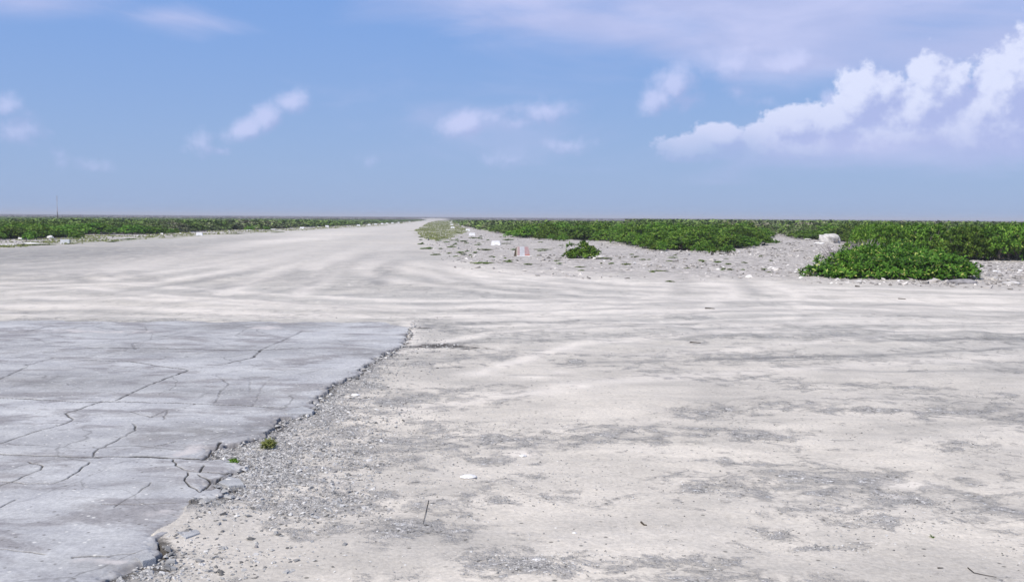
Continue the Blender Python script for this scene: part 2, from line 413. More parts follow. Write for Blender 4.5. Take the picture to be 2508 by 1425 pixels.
def ground_material():
    mt, nt, b, out = new_mat('coral_sand_ground')
    geo = N(nt, 'ShaderNodeNewGeometry'); P = geo.outputs['Position']
    # sand
    n_big = NOISE(nt, SCALEV(nt, P, (0.10, 0.22, 1)), 1.0, 5, .6)
    n_mid = NOISE(nt, SCALEV(nt, P, (0.8, 1.7, 1)), 1.0, 6, .62, .3)
    n_fine = NOISE(nt, P, 38.0, 3, .7)
    sand = MIX(nt, SS(nt, n_mid, .3, .7), (.50, .458, .40), (.69, .626, .54))
    sand = MIX(nt, SS(nt, n_big, .35, .68), MIX(nt, 1.0, sand, (.85, .86, .88), 'MULTIPLY'), sand)
    sand = MIX(nt, 1.0, sand, MIX(nt, SS(nt, n_fine, .25, .75), (.84, .84, .84), (1.10, 1.10, 1.10)), 'MULTIPLY')
    # gravel: stones of many tones
    vc = VORO(nt, P, 32.0); vs = N(nt, 'ShaderNodeSeparateColor'); nt.links.new(vc, vs.inputs[0])
    vc2 = VORO(nt, P, 78.0); vs2 = N(nt, 'ShaderNodeSeparateColor'); nt.links.new(vc2, vs2.inputs[0])
    t = MA(nt, 'MULTIPLY_ADD', vs.outputs[0], .55, MA(nt, 'MULTIPLY', vs2.outputs[0], .45))
    cr = N(nt, 'ShaderNodeValToRGB')
    e = cr.color_ramp.elements
    e[0].position = .10; e[0].color = (.07, .066, .06, 1); e[1].position = .90; e[1].color = (.88, .85, .81, 1)
    for pos, c in ((.3, (.25, .24, .23)), (.55, (.40, .38, .36)), (.76, (.53, .50, .47))):
        k = e.new(pos); k.color = (*c, 1)
    put(nt, cr.inputs[0], t)
    gm = ATT(nt, 'gravel')
    gn = NOISE(nt, SCALEV(nt, P, (1.0, 1.15, 1)), 4.2, 7, .76, .4)
    gf = SS(nt, MA(nt, 'ADD', gm, MA(nt, 'MULTIPLY_ADD', gn, 2.7, -1.50)), .24, .74)
    gf = MA(nt, 'MULTIPLY', gf, MA(nt, 'MULTIPLY_ADD', SS(nt, n_fine, .25, .6), .5, .5))
    c = MIX(nt, gf, sand, cr.outputs[0])
    # the driven ground is a little greyer than the loose sand
    c = MIX(nt, MA(nt, 'MULTIPLY', ATT(nt, 'streak'), SS(nt, NOISE(nt, SCALEV(nt, P, (.05, .09, 1)), 1.0, 5, .65), .34, .60, .1, .62)), c, (.40, .385, .36))
    # dark bits strewn over the sand
    vd = VORO(nt, SCALEV(nt, P, (1, 1.0, 0)), 14.0, 'Distance'); vcol = VORO(nt, SCALEV(nt, P, (1, 1.0, 0)), 14.0)
    sc = N(nt, 'ShaderNodeSeparateColor'); nt.links.new(vcol, sc.inputs[0])
    bits = MA(nt, 'MULTIPLY', SS(nt, vd, .10, .22, 1, 0), SS(nt, MA(nt, 'ADD', sc.outputs[0], MA(nt, 'MULTIPLY', gm, .25)), .80, .86))
    c = MIX(nt, MA(nt, 'MULTIPLY', bits, .75), c, (.11, .105, .09))
    nb = NOISE(nt, SCALEV(nt, P, (1.25, .42, 1)), 3.4, 5, .78, .2)
    nw = SS(nt, NOISE(nt, SCALEV(nt, P, (.16, .3, 1)), 1.0, 4, .6), .30, .66, .25, 1.0)
    c = MIX(nt, MA(nt, 'MULTIPLY', MA(nt, 'MULTIPLY', SS(nt, nb, .54, .66), nw), MA(nt, 'MULTIPLY', ATT(nt, 'streak'), .9)), c, (.24, .23, .21))
    c = MIX(nt, MA(nt, 'MULTIPLY', SS(nt, nb, .44, .30), MA(nt, 'MULTIPLY', ATT(nt, 'streak'), .6)), c, (.72, .67, .60))
    # wheel tracks and streaks
    st = NOISE(nt, SCALEV(nt, P, (.55, 1.2, 1)), 1.0, 7, .72, .3)
    sm = ATT(nt, 'streak')
    c = MIX(nt, MA(nt, 'MULTIPLY', SS(nt, st, .50, .66), MA(nt, 'MULTIPLY', sm, .62)), c, (.31, .295, .27))
    st2 = NOISE(nt, SCALEV(nt, P, (.30, .8, 1)), 1.6, 7, .70, .25)
    c = MIX(nt, MA(nt, 'MULTIPLY', SS(nt, st2, .52, .72), MA(nt, 'MULTIPLY', sm, .5)), c, (.68, .635, .57))
    tl = ATT(nt, 'track_pale'); td = ATT(nt, 'track_dark')
    tn = NOISE(nt, SCALEV(nt, P, (1.3, .45, 1)), 1.6, 7, .78, .2)
    c = MIX(nt, MA(nt, 'MULTIPLY', tl, SS(nt, tn, .30, .58, .38, 1.0)), c, (.76, .695, .62))
    c = MIX(nt, MA(nt, 'MULTIPLY', td, SS(nt, tn, .34, .58, .3, 1.0)), c, (.24, .23, .22))
    so = ATT(nt, 'soil_shade')
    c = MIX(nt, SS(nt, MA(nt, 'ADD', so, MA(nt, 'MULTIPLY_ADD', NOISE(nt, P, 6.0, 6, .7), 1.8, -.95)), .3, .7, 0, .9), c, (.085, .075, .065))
    # rubble strewn ground beside the scrub
    rb = ATT(nt, 'rubble')
    v3 = VORO(nt, P, 5.0); s3 = N(nt, 'ShaderNodeSeparateColor'); nt.links.new(v3, s3.inputs[0])
    v4 = VORO(nt, P, 14.0); s4 = N(nt, 'ShaderNodeSeparateColor'); nt.links.new(v4, s4.inputs[0])
    rt = MA(nt, 'MULTIPLY_ADD', s3.outputs[0], .5, MA(nt, 'MULTIPLY', s4.outputs[1], .5))
    cr2 = N(nt, 'ShaderNodeValToRGB'); e = cr2.color_ramp.elements
    e[0].position = .1; e[0].color = (.16, .145, .13, 1); e[1].position = .9; e[1].color = (.74, .68, .62, 1)
    for pos, cc in ((.35, (.28, .255, .235)), (.7, (.42, .385, .355))):
        k = e.new(pos); k.color = (*cc, 1)
    put(nt, cr2.inputs[0], rt)
    rmid = NOISE(nt, P, .55, 6, .65)
    rf = SS(nt, MA(nt, 'ADD', rb, MA(nt, 'MULTIPLY_ADD', rmid, 1.3, -.65)), .2, .85)
    c = MIX(nt, MA(nt, 'MULTIPLY', rf, .85), c, MIX(nt, SS(nt, rmid, .35, .65), cr2.outputs[0], MIX(nt, .5, cr2.outputs[0], (.50, .46, .42))))
    # thin grass and dry scrub floor
    gr = ATT(nt, 'grass')
    gn2 = NOISE(nt, P, .9, 7, .7)
    c = MIX(nt, SS(nt, MA(nt, 'ADD', gr, MA(nt, 'MULTIPLY_ADD', gn2, 1.6, -.95)), .3, .8, 0, .82), c, MIX(nt, NOISE(nt, P, 3.0, 3), (.20, .215, .11), (.30, .295, .18)))
    sf = ATT(nt, 'scrub')
    c = MIX(nt, sf, c, MIX(nt, SS(nt, NOISE(nt, P, .05, 5, .6), .35, .65), (.25, .225, .22), (.34, .31, .30)))
    nt.links.new(c, b.inputs['Base Color'])
    h = MA(nt, 'ADD', MA(nt, 'MULTIPLY', n_fine, .35), MA(nt, 'MULTIPLY', MA(nt, 'MULTIPLY', t, gf), 1.4))
    h = MA(nt, 'ADD', h, MA(nt, 'MULTIPLY', NOISE(nt, P, 9.0, 4, .6), .8))
    BUMP(nt, b, h, .016, .9)
    return mt

def slab_material():
    mt, nt, b, out = new_mat('weathered_concrete')
    geo = N(nt, 'ShaderNodeNewGeometry'); P = geo.outputs['Position']
    rot = N(nt, 'ShaderNodeMapping'); rot.inputs['Rotation'].default_value = (0, 0, math.radians(20)); rot.inputs['Scale'].default_value = (.45, .8, 1)
    put(nt, rot.inputs['Vector'], P)
    n1 = NOISE(nt, rot.outputs[0], 1.0, 7, .62, .5)
    n2 = NOISE(nt, rot.outputs[0], 2.6, 7, .68, .3)
    n3 = NOISE(nt, P, 42.0, 4, .8)
    n4 = NOISE(nt, P, 7.0, 6, .65)
    c = MIX(nt, SS(nt, n1, .36, .62), (.505, .50, .50), (.405, .40, .40))
    c = MIX(nt, SS(nt, n2, .48, .60, 0, .9), c, (.29, .275, .275))
    c = MIX(nt, SS(nt, n4, .52, .75, 0, .4), c, (.50, .50, .50))
    c = MIX(nt, MA(nt, 'MULTIPLY', ATT(nt, 'worn'), SS(nt, n4, .3, .55)), c, (.24, .23, .225))
    c = MIX(nt, 1.0, c, MIX(nt, SS(nt, n3, .25, .75), (.78, .78, .78), (1.15, 1.15, 1.15)), 'MULTIPLY')
    n6 = NOISE(nt, SCALEV(nt, P, (.8, 1, 1)), 2.2, 8, .78, .3)
    c = MIX(nt, 1.0, c, MIX(nt, SS(nt, n6, .3, .7), (.80, .80, .82), (1.12, 1.12, 1.10)), 'MULTIPLY')
    vg = VORO(nt, P, 24.0); sg = N(nt, 'ShaderNodeSeparateColor'); nt.links.new(vg, sg.inputs[0]); vgd = VORO(nt, P, 24.0, 'Distance')
    c = MIX(nt, MA(nt, 'MULTIPLY', SS(nt, vgd, .15, .3, .8, 0), MA(nt, 'GREATER_THAN', sg.outputs[0], .86)), c, (.16, .15, .14))
    c = MIX(nt, MA(nt, 'MULTIPLY', SS(nt, vgd, .15, .3, .8, 0), MA(nt, 'LESS_THAN', sg.outputs[0], .10)), c, (.66, .64, .60))
    wv = N(nt, 'ShaderNodeVectorMath', operation='MULTIPLY_ADD'); wn = N(nt, 'ShaderNodeTexNoise'); wn.inputs['Scale'].default_value = 2.2; wn.inputs['Detail'].default_value = 6; nt.links.new(P, wn.inputs['Vector'])
    nt.links.new(wn.outputs['Color'], wv.inputs[0]); wv.inputs[1].default_value = (.45, .45, 0); nt.links.new(P, wv.inputs[2])
    ve = N(nt, 'ShaderNodeTexVoronoi', feature='DISTANCE_TO_EDGE'); ve.inputs['Scale'].default_value = .85; nt.links.new(wv.outputs[0], ve.inputs['Vector'])
    c = MIX(nt, MA(nt, 'MULTIPLY', SS(nt, ve.outputs['Distance'], .002, .011, 1, 0), SS(nt, n1, .40, .58, .08, .5)), c, (.12, .115, .11))
    sd = ATT(nt, 'sandy')
    c = MIX(nt, SS(nt, MA(nt, 'ADD', sd, MA(nt, 'MULTIPLY_ADD', n4, 1.4, -.75)), .35, .8, 0, .85), c, (.54, .50, .48))
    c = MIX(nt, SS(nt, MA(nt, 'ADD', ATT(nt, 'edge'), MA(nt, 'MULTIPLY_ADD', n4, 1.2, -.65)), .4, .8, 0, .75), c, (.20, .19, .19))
    c = MIX(nt, ATT(nt, 'crack'), c, (.035, .032, .028))
    nt.links.new(c, b.inputs['Base Color'])
    h = MA(nt, 'ADD', MA(nt, 'MULTIPLY', n3, .25), MA(nt, 'MULTIPLY', n4, 1.0))
    BUMP(nt, b, h, .008, .8)
    return mt

# ------------------------------------------------------------------ ground sheet
def build_ground():
    k = 1024 / W0
    f = FPX * k
    dy = np.concatenate([np.arange(1500, 380, -9), np.arange(380, 60, -.95), np.arange(60, 8, -.7), 8 * (0.9 ** np.arange(0, 48))])
    R = f * CAMH / dy
    R = np.concatenate([[0.35, 0.7], R, [9000, 14000]])
    fine = np.radians(np.arange(-33, 33.01, .082))
    coarse = np.radians(np.arange(36, 324.1, 3))
    A = np.concatenate([fine, coarse])
    nr, na = len(R), len(A)
    rr, aa = np.meshgrid(R, A, indexing='ij')
    x = (rr * np.sin(aa)).ravel(); y = (rr * np.cos(aa)).ravel()
    sd = np.full(x.shape, 9.0)
    near = (x > -15) & (x < 1) & (y < 18) & (y > 1)
    sd[near] = slab_sd(x[near], y[near])
    z = ground_z(x, y, sd)
    r = np.hypot(x, y)
    wob = np.clip(r * 0.02, 0.05, 1.6)
    xw = x + wob * fbm(x / 2.5, y / 2.5, 4); yw = y + wob * 2 * fbm(x / 2.5 + 50, y / 2.5 + 9, 4)
    rub = np.zeros_like(x)
    mid = (r > 14) & (r < 500)
    for (jx, jy) in ((0, 0), (.9, 2.4), (-.9, -2.4), (1.2, -1.2), (-1.2, 1.2), (.3, -4.5), (0, 4.0), (-.5, -3.4), (.6, -6)):
        rub[mid] += pip(bare_poly, xw[mid] + jx, yw[mid] + jy * np.clip(r[mid] / 28, .6, 3)) / 9.
    lv = pip(leftverge_poly, xw, yw).astype(float)
    grass = np.zeros_like(x)
    grass[pip(grass_poly, xw, yw)] = 0.85
    fr = segdist(left_front, x, y)
    grass = np.maximum(grass, lv * 0.42)
    # green verge strip along the runway's left edge
    gline = gpts([(-300, 618), (0, 604), (160, 596), (260, 592), (480, 577), (740, 564), (900, 555), (1000, 546)])
    grass = np.maximum(grass, .75 * np.exp(-(segdist(gline, xw, yw) / 1.6) ** 2))
    rub = np.maximum(rub, lv * .65)
    rub = np.where(grass > .8, rub * .6, rub)
    scrub = (pip(left_poly, xw, yw) | pip(right_poly, xw, yw)).astype(float)
    farland = r > 500
    road_ang = (np.arctan2(x, y) > -0.098) & (np.arctan2(x, y) < -0.066)
    scrub = np.where(farland & ~road_ang, 1.0, scrub)
    scrub = np.where((r > 900), 1.0, scrub)
    gv = blob_sum(GRAV, x, y)
    base = 0.44 + 0.75 * fbm(x / 1.9, y / 1.1, 4)
    gv = np.maximum(gv * .85, np.clip(base, 0, 1) * .85 * sst(24, 14, y))
    gv = gv - blob_sum(CLEAN, x, y) * .75
    gv = np.maximum(gv, (sd > -.05) * (sd < 8) * np.exp(-np.maximum(sd, 0) / BW(y)) * 1.05 * sst(14.8, 11, y) * (1 - .9 * np.exp(-((y - 5.05) / .35) ** 2)) * (x < 1.2))
    gv = np.clip(gv, 0, 1.3) * sst(28, 16, r)
    st = sst(9, 15, r) * (1 - .75 * rub)
    soil_shade = np.exp(-np.maximum(sd, 0) / .10) * (sd > -.1) * (.75 + .5 * fbm(x / .8, y / .8, 2)) * (1 - .9 * np.exp(-((y - 5.15) / .3) ** 2)) * sst(14.4, 13.4, y)  # dark soil at the slab foot, with the step's shade put into the colour
    soil_shade = np.maximum(soil_shade, .9 * blob_sum([(1080, 850, 90, 7, 1), (1060, 806, 60, 3, .7), (950, 868, 50, 8, .8), (870, 918, 22, 12, 1), (800, 970, 40, 22, .9), (400, 1392, 45, 18, 1.1), (650, 1090, 50, 18, .6), (580, 1200, 40, 22, .7)], x, y))
    soil_shade[(x > 1.5) | (y > 17)] = 0
    rs = random.Random(5)
    tl = tracks(TRACK_L, x, y, rs); td = tracks(TRACK_D, x, y, rs)
    td = np.maximum(td, .85 * np.exp(-((x + 19) / 9) ** 2 - ((y - 40) / 17) ** 2))
    tl = np.maximum(tl, blob_sum([(2270, 1190, 60, 12, .9), (2245, 1235, 45, 9, .8), (1280, 1115, 40, 10, .7), (1430, 946, 40, 5, .8), (1285, 917, 30, 3, .8), (1330, 545 + 360, 50, 4, .5), (780, 1190, 60, 12, .4)], x, y) * (r < 14))
    # rubble ground is bumpier, mounds of drifted sand in the foreground
    z = z + rub * 0.06 * fbm(x / .8, y / .8, 3) * (r < 150)
    i = np.arange(nr - 1)[:, None]; j = np.arange(na)[None, :]; j2 = (j + 1) % na
    F = np.stack([(i * na + j), (i * na + j2), ((i + 1) * na + j2), ((i + 1) * na + j)], -1).reshape(-1, 4)
    V = np.stack([x, y, z], -1)
    V = np.vstack([V, [[0, 0, 0]]]); c = len(V) - 1
    jj = np.arange(na)
    T = np.stack([np.full(na, c), (jj + 1) % na, jj], -1)
    me = mesh_np('ground', V, [F[:, ::-1], T], ground_material(), True)
    for nme, d in (('gravel', gv), ('rubble', rub), ('grass', grass), ('scrub', scrub), ('streak', st), ('track_pale', tl), ('track_dark', td), ('soil_shade', soil_shade)):
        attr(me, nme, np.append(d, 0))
    tag(link('ground', me), kind='structure')
build_ground()

CRACKS = [  # photo points, half width (m)
    ([(-60, 1118), (30, 1123), (200, 1128), (330, 1126), (420, 1130), (500, 1131)], .024), ([(495, 1132), (520, 1110), (540, 1090)], .014),
    ([(-30, 980), (60, 982), (200, 990), (290, 989), (450, 993), (600, 998), (700, 1003)], .018), ([(285, 985), (350, 955), (400, 935), (460, 912)], .010),
    ([(210, 855), (350, 857), (500, 860), (640, 862), (740, 858)], .020), ([(640, 862), (620, 880), (560, 895), (530, 900)], .012), ([(640, 861), (690, 840), (740, 815)], .008),
    ([(205, 885), (320, 890), (400, 902), (460, 910)], .015), ([(250, 988), (160, 1020), (180, 1035), (160, 1045), (90, 1065), (0, 1095), (-60, 1110)], .008),
    ([(325, 1045), (332, 1062), (290, 1085), (235, 1112), (228, 1127)], .005), ([(70, 1140), (105, 1150), (100, 1160), (30, 1190), (-40, 1212)], .006),
    ([(-20, 1188), (60, 1195), (130, 1193), (165, 1180), (220, 1140)], .006), ([(40, 1232), (0, 1252), (-40, 1262)], .009), ([(250, 1243), (330, 1244), (430, 1241)], .006),
    ([(-30, 1350), (40, 1358), (110, 1366)], .005), ([(425, 1133), (430, 1148), (450, 1158), (490, 1165), (550, 1167), (575, 1160)], .009), ([(490, 1163), (500, 1148)], .010),
    ([(460, 1165), (452, 1185), (465, 1200), (490, 1214), (520, 1190), (555, 1172)], .008), ([(485, 1170), (515, 1187)], .008), ([(530, 1138), (580, 1135)], .006),
    ([(320, 1015), (370, 1030), (410, 1010), (480, 995)], .004), ([(410, 1012), (400, 1035)], .003), ([(530, 925), (560, 945), (540, 965), (530, 985), (520, 996)], .0035), ([(590, 930), (620, 930), (660, 928)], .010),
    ([(610, 932), (612, 965)], .002), ([(660, 935), (640, 955), (625, 990), (620, 999)], .0025), ([(580, 900), (700, 897), (840, 893)], .006), ([(0, 880), (40, 878), (80, 870)], .008), ([(60, 905), (40, 915), (0, 932)], .007), ([(130, 880), (60, 900)], .005),
    ([(0, 820), (60, 815), (130, 800), (300, 790)], .01), ([(0, 855), (80, 848), (160, 852), (330, 832), (420, 825)], .006), ([(180, 1372), (260, 1370), (330, 1362)], .012), ([(280, 1250), (340, 1215), (370, 1190)], .0025),
    ([(700, 1003), (760, 1000)], .01), ([(380, 1100), (430, 1088)], .006), ([(860, 905), (930, 900)], .007), ([(740, 815), (900, 800)], .005), ([(330, 860), (325, 845), (460, 815)], .005)]
def build_slab():
    k = 1024 / W0; f = FPX * k
    dy = np.concatenate([np.arange(620, 385, -3), np.arange(385, 96, -.38)])
    R = f * CAMH / dy
    A = np.radians(np.arange(-38, -2.0, .034))
    nr, na = len(R), len(A)
    rr, aa = np.meshgrid(R, A, indexing='ij')
    x = (rr * np.sin(aa)).ravel(); y = (rr * np.cos(aa)).ravel()
    sd = slab_sd(x, y)
    farness = sst(13.5, 15.3, y)
    top = 0.024 + 0.007 * fbm(x / 1.3, y / 1.3, 3) + .012 * fbm(x / 4, y / 4, 2)
    top = top - 0.02 * sst(13.8, 15.6, y)
    # each plate of broken concrete sits at its own tilt
    sd = sd + .05 * fbm(x / .3, y / .3, 2) + .032 * fbm(x / .13, y / .13, 2) + .020 * fbm(x / .04, y / .04, 2)
    drop = sst(-0.006, 0.016, sd) * 0.08 + sst(-.09, 0, sd) * .022 * np.clip(.3 + 2.4 * fbm(x / .16, y / .16, 3), 0, 1) + .004 * np.abs(fbm(x / .09, y / .09, 3)) * sst(-.3, 0, sd)
    z = top - drop
    rs = random.Random(11)
    crack = np.zeros_like(x)
    for pts, w in CRACKS:
        wp = rough_line(gpts(pts), .055, .011, rs)
        xs = [p[0] for p in wp]; ys = [p[1] for p in wp]
        bb = (x > min(xs) - .2) & (x < max(xs) + .2) & (y > min(ys) - .2) & (y < max(ys) + .2)
        if not bb.any(): continue
        xb, yb2 = x[bb], y[bb]
        d = segdist(wp, xb, yb2)
        rloc = np.hypot(xb, yb2)
        ww = .62 * w * (0.65 + 0.8 * np.clip(.4 + 1.6 * fbm(xb / .22, yb2 / .22, 3), 0, 1))
        sp = 0.5 * (rloc / f + rloc ** 2 / (f * CAMH)) * .38        # vertex spacing there
        we = np.maximum(ww, sp * .8)
        a = np.clip(ww / we * 1.5, 0, 1) * sst(1.5, .6, d / we)
        crack[bb] = np.maximum(crack[bb], a)
    z = z - crack * 0.009
    worn = np.clip(blob_sum([(470, 1072, 110, 22, 1), (620, 1060, 80, 20, .8), (560, 800, 90, 9, .9), (700, 800, 80, 10, .5), (900, 870, 60, 12, .8), (300, 1385, 120, 16, .5), (340, 1195, 40, 14, .5), (100, 940, 260, 22, .7), (300, 860, 300, 16, .5), (560, 965, 130, 12, .6)], x, y), 0, 1)
    sandy = np.clip(blob_sum([(440, 1110, 60, 18, .8), (480, 1270, 60, 25, 1), (390, 1260, 80, 15, .6), (250, 1375, 160, 10, .7), (250, 815, 260, 7, .7), (650, 805, 60, 6, .9), (820, 950, 60, 14, .7), (300, 1235, 120, 12, .4)], x, y) + sst(14.6, 15.6, y) * .8, 0, 1)
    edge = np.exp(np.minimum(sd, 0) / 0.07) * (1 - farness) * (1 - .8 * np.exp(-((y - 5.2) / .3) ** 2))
    keep = (sd < 0.03).reshape(nr, na)
    kk = keep[:-1, :-1] & keep[1:, :-1] & keep[:-1, 1:] & keep[1:, 1:]
    i, j = np.nonzero(kk)
    F = np.stack([i * na + j, (i + 1) * na + j, (i + 1) * na + j + 1, i * na + j + 1], -1)
    used = np.unique(F); remap = np.full(len(x), -1, np.int64); remap[used] = np.arange(len(used))
    V = np.stack([x, y, z], -1)[used]
    me = mesh_np('concrete_pavement', V, remap[F][:, ::-1], slab_material(), True)
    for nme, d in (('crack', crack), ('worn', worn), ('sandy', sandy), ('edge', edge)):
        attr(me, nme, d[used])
    tag(link('concrete_pavement', me), kind='structure')
build_slab()

# ------------------------------------------------------------------ materials: things
def foliage_material(name, dark, mid, lite, yellow=(.33, .36, .09), yf=.03, transl=.22):
    mt, nt, b, out = new_mat(name)
    geo = N(nt, 'ShaderNodeNewGeometry'); oi = N(nt, 'ShaderNodeObjectInfo')
    r = geo.outputs['Random Per Island']
    cr = N(nt, 'ShaderNodeValToRGB'); e = cr.color_ramp.elements
    e[0].position = 0; e[0].color = (*dark, 1); e[1].position = 1; e[1].color = (*lite, 1)
    k = e.new(.55); k.color = (*mid, 1)
    n = NOISE(nt, geo.outputs['Position'], .9, 3, .6)
    put(nt, cr.inputs[0], MA(nt, 'ADD', MA(nt, 'MULTIPLY', r, .6), MA(nt, 'MULTIPLY_ADD', n, 1.2, -.42), clamp=True))
    c = MIX(nt, MA(nt, 'GREATER_THAN', r, 1 - yf), cr.outputs[0], yellow)
    hv = N(nt, 'ShaderNodeHueSaturation'); put(nt, hv.inputs['Color'], c)
    put(nt, hv.inputs['Hue'], MA(nt, 'MULTIPLY_ADD', oi.outputs['Random'], .030, .480))
    put(nt, hv.inputs['Value'], MA(nt, 'MULTIPLY_ADD', oi.outputs['Random'], .75, .76))
    c = hv.outputs[0]
    nt.links.new(c, b.inputs['Base Color']); b.inputs['Roughness'].default_value = .6; b.inputs['Specular IOR Level'].default_value = .2
    tr = N(nt, 'ShaderNodeBsdfTranslucent'); nt.links.new(MIX(nt, 1.0, c, (1.1, 1.25, .7), 'MULTIPLY'), tr.inputs[0])
    ms = N(nt, 'ShaderNodeMixShader'); ms.inputs[0].default_value = transl
    nt.links.new(b.outputs[0], ms.inputs[1]); nt.links.new(tr.outputs[0], ms.inputs[2]); nt.links.new(ms.outputs[0], out.inputs[0])
    return mt
M_LEAF = foliage_material('shrub_leaves', (.034, .080, .008), (.098, .200, .018), (.24, .36, .06))
M_LEAFR = foliage_material('sprawling_shrub_leaves', (.028, .070, .006), (.070, .155, .012), (.16, .27, .03), yf=.08)
M_MAT = foliage_material('creeper_leaves', (.07, .13, .02), (.14, .21, .04), (.25, .32, .09), yf=.08)
M_TUFT = foliage_material('dry_tuft_leaves', (.11, .12, .035), (.17, .175, .055), (.26, .25, .10), yf=.1)
M_GRASS = foliage_material('verge_grass_blades', (.18, .20, .09), (.25, .26, .125), (.34, .33, .19), yf=.1)
def plain(name, c1, c2, scale, rough=.9, bump=.0, bscale=20.):
    mt, nt, b, out = new_mat(name)
    tc = N(nt, 'ShaderNodeTexCoord'); P = tc.outputs['Object']
    n = NOISE(nt, P, scale, 6, .65)
    c = MIX(nt, SS(nt, n, .32, .68), c1, c2)
    nt.links.new(c, b.inputs['Base Color']); b.inputs['Roughness'].default_value = rough
    if bump: BUMP(nt, b, NOISE(nt, P, bscale, 5, .65), bump)
    return mt
M_STEM = plain('grey_brown_stems', (.16, .13, .11), (.27, .23, .20), 6)
M_TWIG = plain('bare_grey_twigs', (.24, .21, .21), (.36, .32, .32), 5)
M_WHITE = plain('chalky_white_paint', (.70, .70, .72), (.84, .83, .83), 6, .6, .003)
M_CREAM = plain('cream_face', (.50, .46, .36), (.62, .57, .46), 8, .9, .004)
M_RED = plain('faded_red_paint', (.40, .25, .25), (.48, .35, .345), 9, .7, .002)
M_REDD = plain('fresh_red_paint', (.40, .15, .11), (.47, .22, .17), 9, .7)
M_GREYP = plain('faded_white_paint', (.48, .48, .50), (.57, .57, .59), 9, .7, .002)
M_ROT = plain('rotten_board', (.05, .04, .03), (.13, .10, .07), 14, .95, .004)
M_ROCK = plain('pale_coral_rock', (.42, .40, .38), (.66, .63, .60), 5, .95, .03, 9)
M_ROCKG = plain('grey_coral_rock', (.20, .19, .19), (.37, .35, .35), 5, .95, .03, 9)
M_ROCKW = plain('bleached_coral_rock', (.66, .64, .62), (.82, .80, .78), 6, .95, .02, 9)
M_CONC = plain('concrete_chunk', (.33, .33, .335), (.44, .44, .44), 5, .95, .012, 24)
M_STICK = plain('dark_driftwood', (.03, .025, .02), (.075, .06, .045), 12)
def stones_material(name, stops):
    mt, nt, b, out = new_mat(name)
    geo = N(nt, 'ShaderNodeNewGeometry')
    cr = N(nt, 'ShaderNodeValToRGB'); e = cr.color_ramp.elements
    e[0].position = 0; e[0].color = (*stops[0], 1); e[1].position = 1; e[1].color = (*stops[-1], 1)
    for i, s in enumerate(stops[1:-1]):
        k = e.new((i + 1) / (len(stops) - 1)); k.color = (*s, 1)
    put(nt, cr.inputs[0], geo.outputs['Random Per Island'])
    nt.links.new(MIX(nt, 1.0, cr.outputs[0], MIX(nt, NOISE(nt, geo.outputs['Position'], 60, 4, .6), (.75, .75, .75), (1.2, 1.2, 1.2)), 'MULTIPLY'), b.inputs['Base Color'])
    return mt
M_GRAVEL = stones_material('gravel_stones', [(.13, .125, .12), (.24, .235, .23), (.33, .325, .32), (.42, .41, .395), (.50, .48, .46), (.68, .66, .63)])
M_RUBBLE = stones_material('coral_rubble_stones', [(.15, .14, .13), (.25, .23, .215), (.36, .335, .31), (.50, .465, .435), (.80, .76, .71)])

# ------------------------------------------------------------------ plants
def leaves(P, A, n, L, W, rs, spread=(25, 75), six=True):
    """rosettes of n leaves at points P with axes A -> V, F"""
    m_ = len(P)
    A = A / np.linalg.norm(A, axis=1, keepdims=True)
    ref = np.where(np.abs(A[:, 2:3]) > .9, np.array([[1., 0, 0]]), np.array([[0, 0, 1.]]))
    U = np.cross(ref, A); U /= np.linalg.norm(U, axis=1, keepdims=True); T = np.cross(A, U)
    Pn = np.repeat(P, n, 0); An = np.repeat(A, n, 0); Un = np.repeat(U, n, 0); Tn = np.repeat(T, n, 0)
    k = m_ * n
    ph = rs.uniform(0, 2 * np.pi, k); th = np.radians(rs.uniform(spread[0], spread[1], k))
    rad = Un * np.cos(ph)[:, None] + Tn * np.sin(ph)[:, None]
    side = -Un * np.sin(ph)[:, None] + Tn * np.cos(ph)[:, None]
    D = An * np.cos(th)[:, None] + rad * np.sin(th)[:, None]
    D2 = An * np.cos(th + .45)[:, None] + rad * np.sin(th + .45)[:, None]
    l = (L * rs.uniform(.65, 1.25, k))[:, None]; w = (W * rs.uniform(.7, 1.2, k))[:, None] * .5
    b0 = Pn + D * l * .08; mid = Pn + D * l * .6; tip = mid + D2 * l * .42
    if six:
        V = np.stack([b0 - side * w * .25, b0 + side * w * .25, mid + side * w, mid - side * w, tip + side * w * .45, tip - side * w * .45], 1).reshape(-1, 3)
        o = np.arange(k)[:, None] * 6
        F = np.concatenate([o + np.array([0, 1, 2, 3]), o + np.array([3, 2, 4, 5])])
    else:
        V = np.stack([b0, mid + side * w, tip, mid - side * w], 1).reshape(-1, 3)
        F = np.arange(k)[:, None] * 4 + np.array([0, 1, 2, 3])
    return V, F
